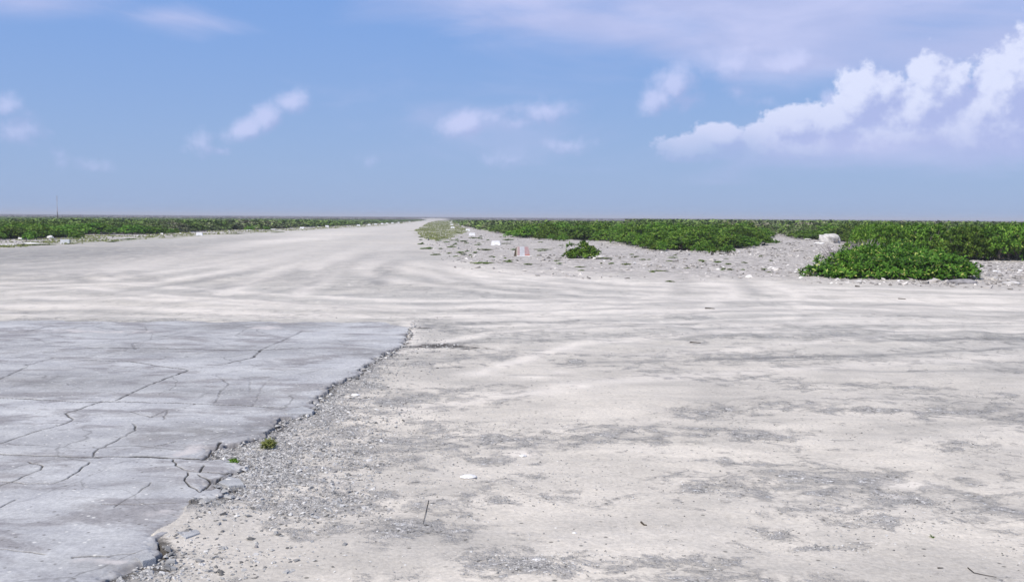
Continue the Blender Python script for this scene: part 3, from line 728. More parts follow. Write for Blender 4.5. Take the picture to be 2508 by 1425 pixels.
def dome_points(lumps, n, rs, inner=.25):
    lumps = np.array(lumps, float)
    w = lumps[:, 3] * lumps[:, 4] + lumps[:, 3] * lumps[:, 5]; w /= w.sum()
    out_p, out_n = [], []; got = 0
    while got < n:
        k = rs.choice(len(lumps), n * 2, p=w)
        d = rs.normal(size=(n * 2, 3)); d[:, 2] = np.abs(d[:, 2]) * 1.0 - .25 * rs.random(n * 2)
        d /= np.linalg.norm(d, axis=1, keepdims=True)
        q = np.where(rs.random(n * 2) < inner, rs.uniform(.45, .85, n * 2), rs.uniform(.86, 1.08, n * 2))
        q = np.where(rs.random(n * 2) < .10, rs.uniform(1.08, 1.30, n * 2), q)[:, None]      # sprigs that stand out of the crown
        c = lumps[k]
        p = c[:, :3] + d * c[:, 3:6] * q
        ok = p[:, 2] > min(.02, .15 * (lumps[:, 2] + lumps[:, 5]).max())
        for L in lumps:
            ok &= (((p - L[:3]) / L[3:6]) ** 2).sum(1) > .16
        nrm = d / c[:, 3:6]; nrm /= np.linalg.norm(nrm, axis=1, keepdims=True)
        nrm = nrm * .75 + np.array([0, 0, .65]) + rs.normal(size=nrm.shape) * .22
        out_p.append(p[ok]); out_n.append(nrm[ok]); got += ok.sum()
    return np.concatenate(out_p)[:n], np.concatenate(out_n)[:n]
def tubes(paths, sides=4):
    VV, FF = [], []; o = 0
    for pts, r_a, r_b in paths:
        pts = np.asarray(pts, float); n = len(pts)
        for i, p in enumerate(pts):
            t = pts[min(i + 1, n - 1)] - pts[max(i - 1, 0)]; t /= np.linalg.norm(t) + 1e-9
            u = np.cross(t, [0.31, 0.9, 0.2]); u /= np.linalg.norm(u) + 1e-9; v = np.cross(t, u)
            r = r_a + (r_b - r_a) * i / (n - 1)
            for s in range(sides):
                a = 2 * math.pi * s / sides
                VV.append(p + (u * math.cos(a) + v * math.sin(a)) * r)
        for i in range(n - 1):
            for s in range(sides):
                FF.append((o + i * sides + s, o + i * sides + (s + 1) % sides, o + (i + 1) * sides + (s + 1) % sides, o + (i + 1) * sides + s))
        o += n * sides
    return np.array(VV), np.array(FF)
def stems_to(P, base_r, n, rs, r_a=.016, r_b=.005, wob=.06):
    paths = []
    for i in rs.choice(len(P), min(n, len(P)), replace=False):
        e = P[i]; a = rs.uniform(0, 2 * np.pi); b = np.array([e[0] * .35 + base_r * math.cos(a), e[1] * .35 + base_r * math.sin(a), -.03])
        pts = [b]
        for t in (.3, .6, .85):
            q = b + (e - b) * t; q[2] += .12 * e[2] * math.sin(t * math.pi)
            pts.append(q + rs.normal(size=3) * wob * min(1, e[2] + .2))
        pts.append(e); paths.append((pts, r_a, r_b))
    return tubes(paths)
def make_lumps(rs, rx, h, k):
    L = [(0, 0, h * .30, rx * .62, rx * .62, h * .62)]
    for i in range(k):
        a = rs.uniform(0, 2 * np.pi); d = rx * rs.uniform(.3, .72); q = rx * rs.uniform(.26, .45); hh = h * rs.uniform(.30, .55)
        zc = h * rs.uniform(.15, .45)
        L.append((d * math.cos(a), d * math.sin(a), zc, q, q, min(hh, h * 1.02 - zc)))
    return L
def shrub_protos(count, nros, nleaf, L, W, six, seed, k=6, stems=26):
    out = []
    for i in range(count):
        rs = np.random.default_rng(seed + i)
        lumps = make_lumps(rs, 1.0, 1.0, k + int(rs.integers(0, 3)))
        P, A = dome_points(lumps, nros, rs)
        V, F = leaves(P, A, nleaf, L, W, rs, six=six)
        fol = mesh_np('foliage', V, F, M_LEAF)
        st = None
        if stems:
            SV, SF = stems_to(P, .10, stems, rs)
            st = mesh_np('stems', SV, SF, M_STEM)
        out.append((fol, st, V, F))
    return out
NEAR = shrub_protos(6, 520, 8, .125, .055, False, 100)
MIDS = shrub_protos(6, 230, 7, .17, .085, False, 200, stems=0)
FARS = shrub_protos(5, 34, 4, .42, .24, False, 300, k=5, stems=0)

def in_frame(x, y, z=.5, mx=60):
    v = np.stack([x, y, np.full_like(x, z) - CAMH], -1)
    d = v @ np.array(fw); px = W0 / 2 + FPX * (v @ np.array(RT)) / np.maximum(d, .01)
    return (d > 0) & (px > -mx) & (px < W0 + mx)

def scatter(poly, ymax, base_sp, grow, rs, xr):
    """points with spacing growing with distance"""
    pts = []; y = 22.0
    while y < ymax:
        sp = base_sp + grow * y
        xs = np.arange(-y * xr - 10, y * xr + 10, sp)
        xs = xs + rs.uniform(-.42, .42, len(xs)) * sp
        ys = y + rs.uniform(-.42, .42, len(xs)) * sp * .9
        pts.append(np.stack([xs, ys, np.full(len(xs), sp)], -1)); y += sp * .9
    p = np.concatenate(pts)
    return p[pip(poly, p[:, 0], p[:, 1])]

def build_scrub():
    rs = np.random.default_rng(42)
    pr = scatter(right_poly, 420, 1.45, .004, rs, .66)
    pl = scatter(left_poly, 420, 1.45, .004, rs, .66)
    # a few sandy clearings in the belt
    pr = pr[~((fbm(pr[:, 0] / 9 + 4, pr[:, 1] / 14, 2) > .22) & (pr[:, 1] > 54) & (segdist(right_front, pr[:, 0], pr[:, 1]) > 1.6))]
    pl = pl[~((fbm(pl[:, 0] / 9 + 4, pl[:, 1] / 14, 2) > .22) & (segdist(left_front, pl[:, 0], pl[:, 1]) > 4))]
    allp = np.concatenate([np.column_stack([pr, np.ones(len(pr))]), np.column_stack([pl, np.zeros(len(pl))])])
    d = np.hypot(allp[:, 0], allp[:, 1]); allp = allp[np.argsort(d)]; d = np.sort(d)
    vis = in_frame(allp[:, 0], allp[:, 1])
    # distance to the front edge: only the first rows are seen as separate shrubs
    fe = np.where(allp[:, 3] > .5, segdist(right_front + [(24, 36), (40, 20)], allp[:, 0], allp[:, 1]), segdist(left_front, allp[:, 0], allp[:, 1]))
    score = np.where(vis, d + 1.6 * np.maximum(fe - 3, 0), 1e9)
    indiv = np.zeros(len(allp), bool); indiv[np.argsort(score)[:300]] = True
    VV, FF, off = [], [], 0
    for i, (x, y, sp, side) in enumerate(allp):
        dist = d[i]
        big = fbm(np.array([x / 11.]), np.array([y / 16.]), 2)[0]
        if side > .5:
            h = 1.06 + .42 * big + rs.uniform(-.34, .30)
            h += .25 * math.exp(-((x - 1.8) / 2.5) ** 2 - ((y - 84) / 6) ** 2)
            if x > 14 and y < 62: h = max(h, 1.15 + rs.uniform(0, .28))
        else: h = .86 + .34 * big + rs.uniform(-.28, .24)
        far = min(1, max(0, (dist - 130) / 150.))
        az_ = math.atan2(x, y)
        sl_ = .0052 if side < .5 else (.0042 if az_ < .12 else .0019)
        h = min(h, (1.62 if rs.random() < .85 else 1.68) - sl_ * dist + rs.uniform(-.12, .04))
        h = max(h, .3)
        if side < .5 and dist > 190 and rs.random() < .5: continue
        edge = max(0., 1 - fe[i] / 2.2)
        h *= 1 - .35 * edge * rs.random()
        rx = sp * rs.uniform(.60, .95) * (1 if dist < 150 else 1.05)
        rz = rs.uniform(0, 6.28)
        z = gz(x, y) - .03 if dist < 150 else 0
        sc = (rx, rx * rs.uniform(.85, 1.15), h)
        if indiv[i]:
            if side > .5:
                if fe[i] < 2.2: lab = 'leafy green shrub on the front edge of the scrub right of the markers'
                elif x > 14 and y < 70: lab = 'tall dark green shrub in the thick scrub behind the sprawling shrub'
                else: lab = 'green shrub packed inside the scrub belt right of the runway'
                grp = 'shrubs of the scrub belt right of the runway'
            else:
                lab = ('leafy green shrub on the front edge of the scrub left of the runway' if fe[i] < 2.5 else 'green shrub packed inside the scrub belt left of the runway')
                grp = 'shrubs of the scrub belt left of the runway'
            if dist < 64:
                fol, st, _, _ = NEAR[int(rs.integers(0, len(NEAR)))]
                o = empty('shrub', (x, y, z), rz); o.scale = sc
                link('foliage', fol, o); link('stems', st, o)
            else:
                o = link('shrub', MIDS[int(rs.integers(0, len(MIDS)))][0]); o.location = (x, y, z); o.rotation_euler = (0, 0, rz); o.scale = sc
            tag(o, lab, 'shrub', grp)
        else:
            if not vis[i] and dist > 130 and abs(math.atan2(x, y)) > .62: continue
            pr_ = MIDS if dist < 110 else FARS
            _, _, V, F = pr_[int(rs.integers(0, len(pr_)))]
            c, s = math.cos(rz), math.sin(rz)
            X = V[:, 0] * sc[0]; Y = V[:, 1] * sc[1]
            VV.append(np.stack([X * c - Y * s + x, X * s + Y * c + y, V[:, 2] * h + z], -1)); FF.append(F + off); off += len(V)
    me = mesh_np('scrub', np.concatenate(VV), np.concatenate(FF), M_SCRUB)
    for k, (px, py, h, w) in enumerate(((2128, 634, 1.50, .85), (2190, 640, 1.52, 1.1), (2258, 639, 1.40, 1.2), (2330, 639, 1.46, 1.1), (2398, 639, 1.38, 1.1), (2465, 640, 1.50, 1.2), (2520, 640, 1.56, 1.2))):
        x, y = G(px, py); fol, st, _, _ = NEAR[k % 6]
        o = empty('shrub', (x, y + w * .8, gz(x, y) - .03), k * 1.9); o.scale = (w, w, h)
        link('foliage', fol, o); link('stems', st, o)
        tag(o, 'tall dense shrub in the row directly behind the sprawling shrub', 'shrub', 'tall shrubs behind the sprawling shrub')
    for k in range(22):
        left = k > 15
        fl = left_front if left else right_front
        i = int(rs.integers(1, 5)) if left else int(rs.integers(3, 12)); t = rs.random()
        x = fl[i][0] * (1 - t) + fl[i + 1][0] * t; y = fl[i][1] * (1 - t) + fl[i + 1][1] * t
        y -= rs.uniform(.6, 4.0); x += rs.uniform(.3, 2.0) if left else 0
        w = rs.uniform(.35, .75); h = rs.uniform(.25, .6)
        o = link('low_shrub', MIDS[k % 6][0], loc=(x, y, gz(x, y) - .03)); o.scale = (w, w, h); o.rotation_euler = (0, 0, k * 1.3)
        if left: tag(o, 'small low shrub standing just in front of the left scrub', 'shrub', 'low shrubs in front of the left scrub')
        else: tag(o, 'small low shrub standing just in front of the right scrub', 'shrub', 'low shrubs in front of the right scrub')
    tag(link('scrub', me), 'dense green scrub stretching back behind the front shrubs', 'scrub', kind='stuff')
    # the far plain: low dry scrub out to the horizon
    VV, FF, off = [], [], 0
    y = 400.
    while y < 2600:
        sp = 3.0 + y * .013
        xs = np.arange(-y * .62, y * .62, sp); xs = xs + rs.uniform(-.45, .45, len(xs)) * sp
        ys = y + rs.uniform(-.5, .5, len(xs)) * sp * 2.2
        for x, yy in zip(xs, ys):
            a = math.atan2(x, yy)
            if -.104 < a < -.058 and yy < 900: continue
            if rs.random() < .25: continue
            _, _, V, F = FARS[int(rs.integers(0, len(FARS)))]
            h = rs.uniform(.12, .45) if a < .12 else rs.uniform(.3, 1.0)
            X = V[:, 0] * sp * .8; Y = V[:, 1] * sp * .8
            VV.append(np.stack([X + x, Y + yy, V[:, 2] * h], -1)); FF.append(F + off); off += len(V)
        y += sp * 2.2
    me = mesh_np('distant_scrub', np.concatenate(VV), np.concatenate(FF), M_FAR)
    tag(link('distant_scrub', me), 'greyish dry scrub of the far plain along the horizon', 'scrub', kind='stuff')

def scrub_material(name, g1, g2, dry1, dry2, a, b_):
    mt, nt, b, out = new_mat(name)
    geo = N(nt, 'ShaderNodeNewGeometry'); r = geo.outputs['Random Per Island']
    g = MIX(nt, r, g1, g2); dr = MIX(nt, r, dry1, dry2)
    n = NOISE(nt, SCALEV(nt, geo.outputs['Position'], (.05, .03, .05)), 1.0, 5, .65)
    n2 = NOISE(nt, geo.outputs['Position'], .35, 3, .6)
    c = MIX(nt, SS(nt, MA(nt, 'ADD', n, MA(nt, 'MULTIPLY_ADD', n2, .5, -.25)), a, b_), g, dr)
    nt.links.new(c, b.inputs['Base Color']); b.inputs['Roughness'].default_value = .7
    return mt
M_SCRUB = scrub_material('scrub_leaves', (.055, .108, .014), (.19, .28, .06), (.14, .14, .085), (.26, .24, .18), .50, .68)
M_FAR = scrub_material('dry_hazed_scrub_leaves', (.15, .165, .105), (.21, .215, .14), (.23, .21, .20), (.32, .29, .285), .28, .44)  # dry grey, with some distance haze put into the leaf colour
build_scrub()

def sprawling_shrub():
    rs = np.random.default_rng(77)
    a = G(1990, 676); bpt = G(2385, 682); c = ((a[0] + bpt[0]) / 2, 28.9)
    half = (bpt[0] - a[0]) / 2
    L = [(-half * .93, -.2, .05, .35, .45, .30), (-half * .80, -.5, .05, .5, .6, .36), (-half * .82, .1, .42, .14, .16, .24), (-half * .68, .2, .3, .16, .2, .26), (-half * .60, -.7, .05, .6, .6, .36),
         (-half * .35, -1.1, .08, .75, .6, .42), (-half * .08, -1.35, .12, .85, .65, .50), (half * .18, -1.5, .12, .85, .6, .54), (half * .46, -1.25, .15, .9, .7, .56), (half * .72, -.9, .15, .7, .8, .50), (half * .90, -.4, .10, .42, .6, .42),
         (half * .02, .1, .25, .75, .9, .60), (half * .32, .2, .3, 1.0, .9, .62), (half * .65, .4, .25, .8, .9, .52), (half * .1, 1.6, .3, 1.0, .9, .64), (half * .5, 1.7, .35, 1.1, .9, .66), (-half * .22, .4, .2, .5, .6, .42)]
    L = [(x, y, z * .9, rx, ry, rz * .86) for (x, y, z, rx, ry, rz) in L]
    for k in range(16):
        L.append((rs.uniform(-.7, .85) * half, rs.uniform(-1.2, 1.2), rs.uniform(.38, .56), rs.uniform(.12, .24), rs.uniform(.12, .24), rs.uniform(.16, .30)))
    P, A = dome_points(L, 3500, rs, .2)
    V, F = leaves(P, A, 9, .125, .045, rs, (25, 80))
    o = empty('sprawling_shrub', (c[0], c[1], gz(*c) - .02))
    link('foliage', mesh_np('foliage', V, F, M_LEAFR), o)
    SV, SF = stems_to(P, .9, 160, rs, .018, .006)
    link('stems', mesh_np('stems', SV, SF, M_STEM), o)
    tag(o, 'wide low sprawling bright green shrub nearest the camera at the right edge of the sand', 'shrub')
sprawling_shrub()

def small_plant(name, px, py, lumps, nros, nleaf, L, W, label, cat, mat, stems=14, group=None, six=True, seed=1, spread=(25, 75), base_r=.05):
    rs = np.random.default_rng(seed)
    x, y = G(px, py)
    P, A = dome_points(lumps, nros, rs, .2)
    V, F = leaves(P, A, nleaf, L, W, rs, spread, six)
    o = empty(name, (x, y, gz(x, y) - .01))
    link('foliage', mesh_np('foliage', V, F, mat), o)
    if stems:
        SV, SF = stems_to(P, base_r, stems, rs, .010, .004, .03)
        link('stems', mesh_np('stems', SV, SF, M_STEM), o)
    return tag(o, label, cat, group)
small_plant('bush', 1424, 633, [(-.48, 0, .06, .22, .3, .24), (-.2, 0, .1, .32, .35, .26), (.12, 0, .12, .30, .3, .34), (.46, 0, .1, .22, .28, .30), (-.45, 0, .50, .12, .12, .10), (.02, .05, .56, .13, .13, .10), (.16, .05, .46, .17, .15, .14), (.3, 0, .3, .15, .15, .14)],
            330, 9, .12, .05, 'small lone dark green bush with two raised sprigs right of the red and white marker', 'bush', M_LEAF, 40, seed=5, base_r=.2)
small_plant('plant', 1744, 625, [(0, 0, .15, .15, .15, .24)], 60, 8, .10, .045, 'small upright green plant standing alone just in front of the right scrub', 'plant', M_LEAF, 12, seed=6)
small_plant('plant', 1782, 621, [(-.14, 0, .15, .14, .14, .18), (.18, 0, .14, .16, .14, .17)], 60, 7, .10, .04, 'small loose pale green plant beside a dark stick in front of the right scrub', 'plant', M_LEAFR, 12, seed=7)
small_plant('plant', 1254, 577, [(0, 0, .1, .2, .2, .2)], 40, 7, .13, .05, 'tiny dark green sprig on pale ground in front of the scrub behind the white markers', 'plant', M_LEAF, 8, seed=8)
small_plant('plant', 73, 588, [(0, 0, .1, .35, .35, .40)], 60, 7, .17, .07, 'small green plant beside the white rocks at the far left verge', 'plant', M_LEAF, 8, seed=9)
small_plant('tuft', 662, 1098, [(0, 0, .01, .045, .05, .042)], 45, 8, .034, .007, 'small yellowish green tuft growing in gravel beside the broken concrete edge', 'plant', M_TUFT, 0, seed=10, spread=(5, 70))
small_plant('tuft', 572, 1138, [(0, 0, .0, .022, .03, .025)], 14, 7, .026, .008, 'tiny dark green sprig between the cracked concrete pieces', 'plant', M_LEAF, 0, seed=12, spread=(10, 70))
small_plant('seedling', 2284, 1322, [(0, 0, .0, .009, .009, .012)], 6, 5, .019, .008, 'single tiny green seedling on the sand in the right foreground', 'plant', M_LEAF, 0, seed=11)
small_plant('plant', 2085, 640, [(0, 0, .3, .5, .4, .45), (.3, .2, .45, .35, .35, .4)], 110, 7, .12, .05, 'thin leafed grey green shrub among bare twigs beside the sprawling shrub', 'shrub', M_LEAF, 60, seed=13, base_r=.2)

def bare_shrub(px, py, w, h, n, label, seed):
    rs = np.random.default_rng(seed); x, y = G(px, py); paths = []
    for i in range(n):
        a = rs.uniform(0, 6.28); r = rs.uniform(.2, 1) * w
        e = np.array([r * math.cos(a), r * math.sin(a), h * rs.uniform(.5, 1)]); b = np.array([e[0] * .25, e[1] * .25, -.02])
        mids = [b + (e - b) * t + rs.normal(size=3) * .05 for t in (.33, .66)]
        paths.append(([b, *mids, e], .016, .006))
        for k in range(4):
            s0 = mids[1] if k % 2 else mids[0]; e2 = s0 + rs.normal(size=3) * np.array([.18, .18, .10]) + np.array([0, 0, .18])
            paths.append(([s0, (s0 + e2) / 2 + rs.normal(size=3) * .03, e2], .008, .004))
    V, F = tubes(paths, 3)
    o = link('bare_shrub', mesh_np('bare_shrub', V, F, M_TWIG), loc=(x, y, gz(x, y)))
    tag(o, label, 'shrub')
bare_shrub(2066, 662, .75, .88, 70, 'leafless grey twiggy shrub left of the tall scrub behind the sprawling shrub', 21)
bare_shrub(2118, 655, .8, .98, 70, 'leafless grey twiggy shrub half hidden behind the sprawling shrub', 22)

# ------------------------------------------------------------------ creeping mats and verge grass
def mats():
    rs = np.random.default_rng(31); protos = []
    for i in range(4):
        P = rs.uniform(-1, 1, (420, 2)); r = np.hypot(P[:, 0], P[:, 1]); a = np.arctan2(P[:, 1], P[:, 0])
        lim = .62 + .38 * np.sin(a * 3 + i) * np.cos(a * 2 + 2 * i) + .25 * np.sin(a * 5 + i)
        P = P[r < lim]; r = r[r < lim]
        P3 = np.column_stack([P, .35 + .6 * rs.random(len(P)) * (1 - r)])
        A = rs.normal(size=P3.shape) * .5 + np.array([0, 0, 1.])
        V, F = leaves(P3, A, 5, .26, .13, rs, (20, 80), False)
        V[:, 2] *= 1.0
        protos.append(mesh_np('creeping_plant', V, F, M_MAT))
    spots = [(1180, 645, 29, 5, 'long green creeping mat in front of the red and white marker, nearest the sand'), (1240, 641, 22, 4, 'green creeping mat just below the red and white marker'),
             (1047, 609, 20, 5, 'dark green creeping mat near the runway corner'), (1068, 624, 13, 5, 'green creeping mat below the dark one near the runway corner'), (1030, 598, 8, 4, 'small round green mat closest to the pale wheel tracks'),
             (1240, 597, 16, 3, 'thin green mat touching the right foot of the nearest white marker'), (1295, 648, 14, 3, 'thin faded green mat below the right side of the red and white marker'), (1610, 664, 26, 3, 'thin bright green runner on the sand in front of the right scrub'),
             (1535, 648, 13, 4, 'short green mat on pale ground between the lone bush and the right scrub'), (1480, 634, 30, 3, 'green runner trailing from the right side of the lone bush')]
    gen = [(1110, 605, 16, 4), (1128, 618, 10, 4), (1135, 623, 8, 3), (1095, 593, 10, 3), (1137, 591, 12, 3), (1118, 589, 7, 3), (1052, 583, 10, 3), (1075, 590, 8, 3), (1145, 616, 8, 3), (1190, 612, 20, 3), (1170, 600, 9, 3), (1205, 630, 8, 3),
           (1120, 629, 12, 3), (1100, 621, 6, 3), (1258, 612, 8, 3), (1330, 615, 14, 2), (1365, 640, 9, 2), (1420, 655, 14, 2), (1330, 612, 22, 2), (1560, 630, 14, 2), (1650, 632, 16, 2), (1720, 640, 10, 2), (1640, 640, 9, 2), (1760, 643, 10, 3), (1785, 648, 9, 2), (1640, 690, 12, 2), (1370, 646, 8, 2), (1410, 600, 10, 2), (1250, 587, 14, 3), (1160, 583, 12, 3), (1178, 584, 9, 3), (1325, 594, 8, 2), (1375, 602, 8, 2),
           (60, 600, 40, 4), (100, 600, 30, 3), (240, 590, 26, 4), (320, 586, 18, 4), (178, 597, 14, 3), (365, 581, 8, 3), (275, 593, 10, 3), (185, 584, 16, 3), (580, 572, 14, 3), (680, 569, 12, 3)]
    for k in range(64):
        if k < 38: px = rs.uniform(1030, 1300); py = rs.uniform(576, 600 + (px - 1010) * .2); rx = rs.uniform(3, 8)
        else: px = rs.uniform(1300, 1900); py = rs.uniform(622, 676); rx = rs.uniform(3, 9)
        gen.append((px, py, rx, 2))
    for i, (px, py, rx, ry, *lab) in enumerate(spots + gen):
        x, y = G(px, py); w = rx / FPX * y; dpt = max(w * .45, ry * .35 * y * y / (FPX * CAMH))
        o = link('creeping_plant', protos[i % 4], loc=(x, y, gz(x, y) - .01)); o.scale = (w, dpt, .055)
        if lab: tag(o, lab[0], 'ground plant', 'creeping plants on the bare ground')
        elif px < 700: tag(o, 'low olive green creeping patch on the left verge of the runway', 'ground plant', 'creeping patches on the left verge')
        else: tag(o, 'small scattered green creeping plant on the stony ground right of the runway', 'ground plant', 'creeping plants on the bare ground')
mats()
def verge_grass():
    rs = np.random.default_rng(33); P = []
    for poly, n, th in ((grass_poly, 3000, -.05), (leftverge_poly, 2400, .05)):
        xs = [p[0] for p in poly]; ys = [p[1] for p in poly]
        lo, hi = max(min(ys), 40), min(max(ys), 380)
        while n > 0:
            x = rs.uniform(max(min(xs), -80), max(xs), 6000); y = lo * (hi / lo) ** rs.random(6000)
            ok = pip(poly, x, y) & (fbm(x / 3, y / 5, 3) > th)
            q = np.column_stack([x[ok], y[ok]])[:n]; P.append(q); n -= len(q)
            if len(q) == 0: break
    P = np.concatenate(P); P3 = np.column_stack([P, ground_z(P[:, 0], P[:, 1]) - .01])
    A = rs.normal(size=P3.shape) * .2 + np.array([0, 0, 1.])
    V, F = leaves(P3, A, 9, .13, .05, rs, (10, 75), False)
    tag(link('grass', mesh_np('grass', V, F, M_GRASS)), 'thin olive green grass of the runway verges', 'grass', kind='stuff')
verge_grass()

# ------------------------------------------------------------------ stones
def rock_mesh(name, rs, sx, sy, sz, mat, sub=2, rough=.28, flat=.0, sharp=0.):
    import bmesh
    bm = bmesh.new(); bmesh.ops.create_icosphere(bm, subdivisions=sub, radius=1)
    o = rs.uniform(-50, 50, 3)
    for v in bm.verts:
        p = np.array(v.co)
        n = fbm(np.array([p[0] * 1.3 + o[0] + p[2]]), np.array([p[1] * 1.3 + o[1] - p[2] * .7]), 3)[0]
        p = p * (1 + rough * 1.6 * n)
        if sharp: p = np.sign(p) * np.abs(p) ** (1 - sharp)
        v.co = (p[0] * sx, p[1] * sy, (p[2] * .75 + .45) * sz)
    me = bpy.data.meshes.new(name); bm.to_mesh(me); bm.free(); me.materials.append(mat)
    if sub > 2: me.polygons.foreach_set('use_smooth', np.ones(len(me.polygons), bool))
    return me
OCT = np.array([[1, 0, 0], [0, 1, 0], [-1, 0, 0], [0, -1, 0], [0, 0, 1], [0, 0, -.6]], float)
OF = np.array([[0, 1, 4], [1, 2, 4], [2, 3, 4], [3, 0, 4], [1, 0, 5], [2, 1, 5], [3, 2, 5], [0, 3, 5]])
CUB = np.array([[-1, -1, -.5], [1, -1, -.5], [1, 1, -.5], [-1, 1, -.5], [-.7, -.7, .6], [.7, -.7, .6], [.7, .7, .6], [-.7, .7, .6]], float) * .8
CF = np.array([[0, 3, 2], [0, 2, 1], [4, 5, 6], [4, 6, 7], [0, 1, 5], [0, 5, 4], [1, 2, 6], [1, 6, 5], [2, 3, 7], [2, 7, 6], [3, 0, 4], [3, 4, 7]])
def stones(P, S, rs, flat=.55):
    n = len(P); half = n // 2; VV, FF = [], []; off = 0
    for base, f, sl in ((OCT, OF, slice(0, half)), (CUB, CF, slice(half, n))):
        p = P[sl]; s = S[sl]; k = len(p)
        if k == 0: continue
        v = base[None] * rs.uniform(.65, 1.3, (k, len(base), 1)) * np.stack([s, s * rs.uniform(.55, .95, k), s * rs.uniform(.3, .75, k) * flat / .55], -1)[:, None, :]
        a = rs.uniform(0, 6.28, k)[:, None]; t = rs.uniform(-.4, .4, k)[:, None]
        x = v[..., 0] * np.cos(a) - v[..., 1] * np.sin(a); y = v[..., 0] * np.sin(a) + v[..., 1] * np.cos(a)
        z = v[..., 2] + x * t
        v = np.stack([x, y, z], -1) + p[:, None, :]
        VV.append(v.reshape(-1, 3)); FF.append((f[None] + (np.arange(k) * len(base))[:, None, None]).reshape(-1, 3) + off); off += k * len(base)
    return np.concatenate(VV), np.concatenate(FF)
def gravel():
    rs = np.random.default_rng(51); PX = []; S = []
    # loose gravel: denser in the grey patches, densest along the broken edge
    x = rs.uniform(-3, 9, 2400000); 
    y = 3.6 * (16 / 3.6) ** rs.random(2400000)
    g = np.clip(blob_sum(GRAV, x, y) - .7 * blob_sum(CLEAN, x, y), 0, 1.2)
    sd = np.where((x < 1), 1.0, 9.0); near = x < 1
    sd[near] = slab_sd(x[near], y[near])
    dens = np.where(sd > .01, np.exp(-np.maximum(sd, 0) / BW(y)) * .62 * sst(15, 11, y) * (1 - .85 * np.exp(-((y - 5.0) / .45) ** 2)), 0) * (x < 1.2) + .30 * g ** 2 + .012
    keep = (rs.random(len(x)) < dens * .26 * np.clip((6 / y), .3, 1.3)) & (sd > -.01)
    x, y, sd = x[keep], y[keep], sd[keep]
    size = np.where(sd < .9, .0045 + .0075 * rs.random(len(x)) ** 2 + .015 * rs.random(len(x)) ** 12, .0035 + .005 * rs.random(len(x)) ** 2 + .005 * rs.random(len(x)) ** 12)
    P = np.column_stack([x, y, ground_z(x, y) + size * .12])
    ep = np.array(slab_edge); k = rs.integers(2, len(ep) - 6, 420)
    ex = ep[k, 0] + rs.normal(size=420) * .045 + .02; ey = ep[k, 1] + rs.normal(size=420) * .045
    ok = (slab_sd(ex, ey) > -.03) & ((np.abs(ey - 5.15) > .25) | (rs.random(420) < .2)) & (ey > 3.9)
    es = (.009 + .028 * rs.random(420) ** 3)[ok]
    P = np.vstack([P, np.column_stack([ex[ok], ey[ok], ground_z(ex[ok], ey[ok]) + .012])]); size = np.append(size, es)
    pm = rs.permutation(len(P)); P = P[pm]; size = size[pm]
    V, F = stones(P, size, rs)
    tag(link('gravel', mesh_np('gravel', V, F, M_GRAVEL)), 'loose grey and white gravel along the broken concrete edge and in patches on the sand', 'gravel', kind='stuff')
    print('gravel stones', len(P))
gravel()
def rubble():
    rs = np.random.default_rng(52)
    n = 60000
    y = 23 * (110 / 23) ** rs.random(n); x = (rs.uniform(-.16, .62, n)) * y
    ok = pip(bare_poly, x, y) & ~pip(right_poly, x, y) & ~pip(grass_poly, x, y)
    d = np.clip(.25 + 1.1 * fbm(x / 6, y / 6, 3) + .5 * sst(4, 14, x), .03, 1) * np.clip(1.2 - segdist(right_front[4:], x, y) / 26, .12, 1)
    ok &= rs.random(n) < d * .5
    x, y = x[ok], y[ok]
    xl = rs.uniform(-37, -26, 6000); yl = rs.uniform(50, 125, 6000); ok = pip(leftverge_poly, xl, yl) & (rs.random(6000) < .35)
    x = np.append(x, xl[ok]); y = np.append(y, yl[ok])
    size = .022 + .06 * rs.random(len(x)) ** 3 + .10 * rs.random(len(x)) ** 16
    P = np.column_stack([x, y, ground_z(x, y) + size * .15])
    p = rs.permutation(len(P)); V, F = stones(P[p], size[p], rs)
    tag(link('coral_rubble', mesh_np('coral_rubble', V, F, M_RUBBLE)), 'grey and white coral rubble strewn before the scrub', 'rubble', kind='stuff')
rubble()

RKS = np.random.default_rng(61)
def rock(px, py, wpx, hpx, mat, label, cat='rock', depth=.8, sub=3, rough=.28, group=None, rz=0., sharp=0.):
    x, y = G(px, py); w = wpx / FPX * y / 2; h = hpx / FPX * y
    o = link('rock', rock_mesh('rock', RKS, w, w * depth, h * .85, mat, sub, rough, sharp=sharp), loc=(x, y + w * depth * .6, gz(x, y) - h * .08)); o.rotation_euler = (0, 0, rz)
    return tag(o, label, cat, group)
rock(2034, 596, 52, 25, M_ROCK, 'large pale boulder at the scrub edge by the sandy gap', 'boulder', .7, 4, .42, sharp=.15)
rock(2008, 598, 26, 5, M_ROCKW, 'flat white rock lying at the foot of the large pale boulder', rough=.2)
rock(2362, 697, 74, 14, M_ROCKG, 'flat grey rock slab with a dark underside right of the sprawling shrub', rough=.2, depth=.6)
rock(2482, 698, 46, 9, M_ROCK, 'pale flat rock at the far right edge of the sand', rough=.25)
rock(121, 585, 18, 9, M_ROCKW, 'bright white angular rock under the left scrub', sub=2, rough=.25)
rock(49, 587, 13, 7, M_ROCKW, 'white rock at the far left below the scrub, left of the small plant', sub=2, rough=.3)
rock(63, 588, 9, 6, M_ROCK, 'pale grey rock just right of the leftmost white rock', sub=2, rough=.3)
rock(1147, 1176, 41, 8, M_ROCKW, 'smooth white oval stone lying on the sand in the foreground', 'stone', .75, 4, .10)
rock(1407, 1308, 11, 4, M_ROCKW, 'small white pebble on the clean sand drift in the foreground', 'stone', .8, 2, .2)
rock(1280, 1118, 20, 5, M_ROCKW, 'small flat white stone on grey gravel in the middle foreground', 'stone', .8, 2, .2)
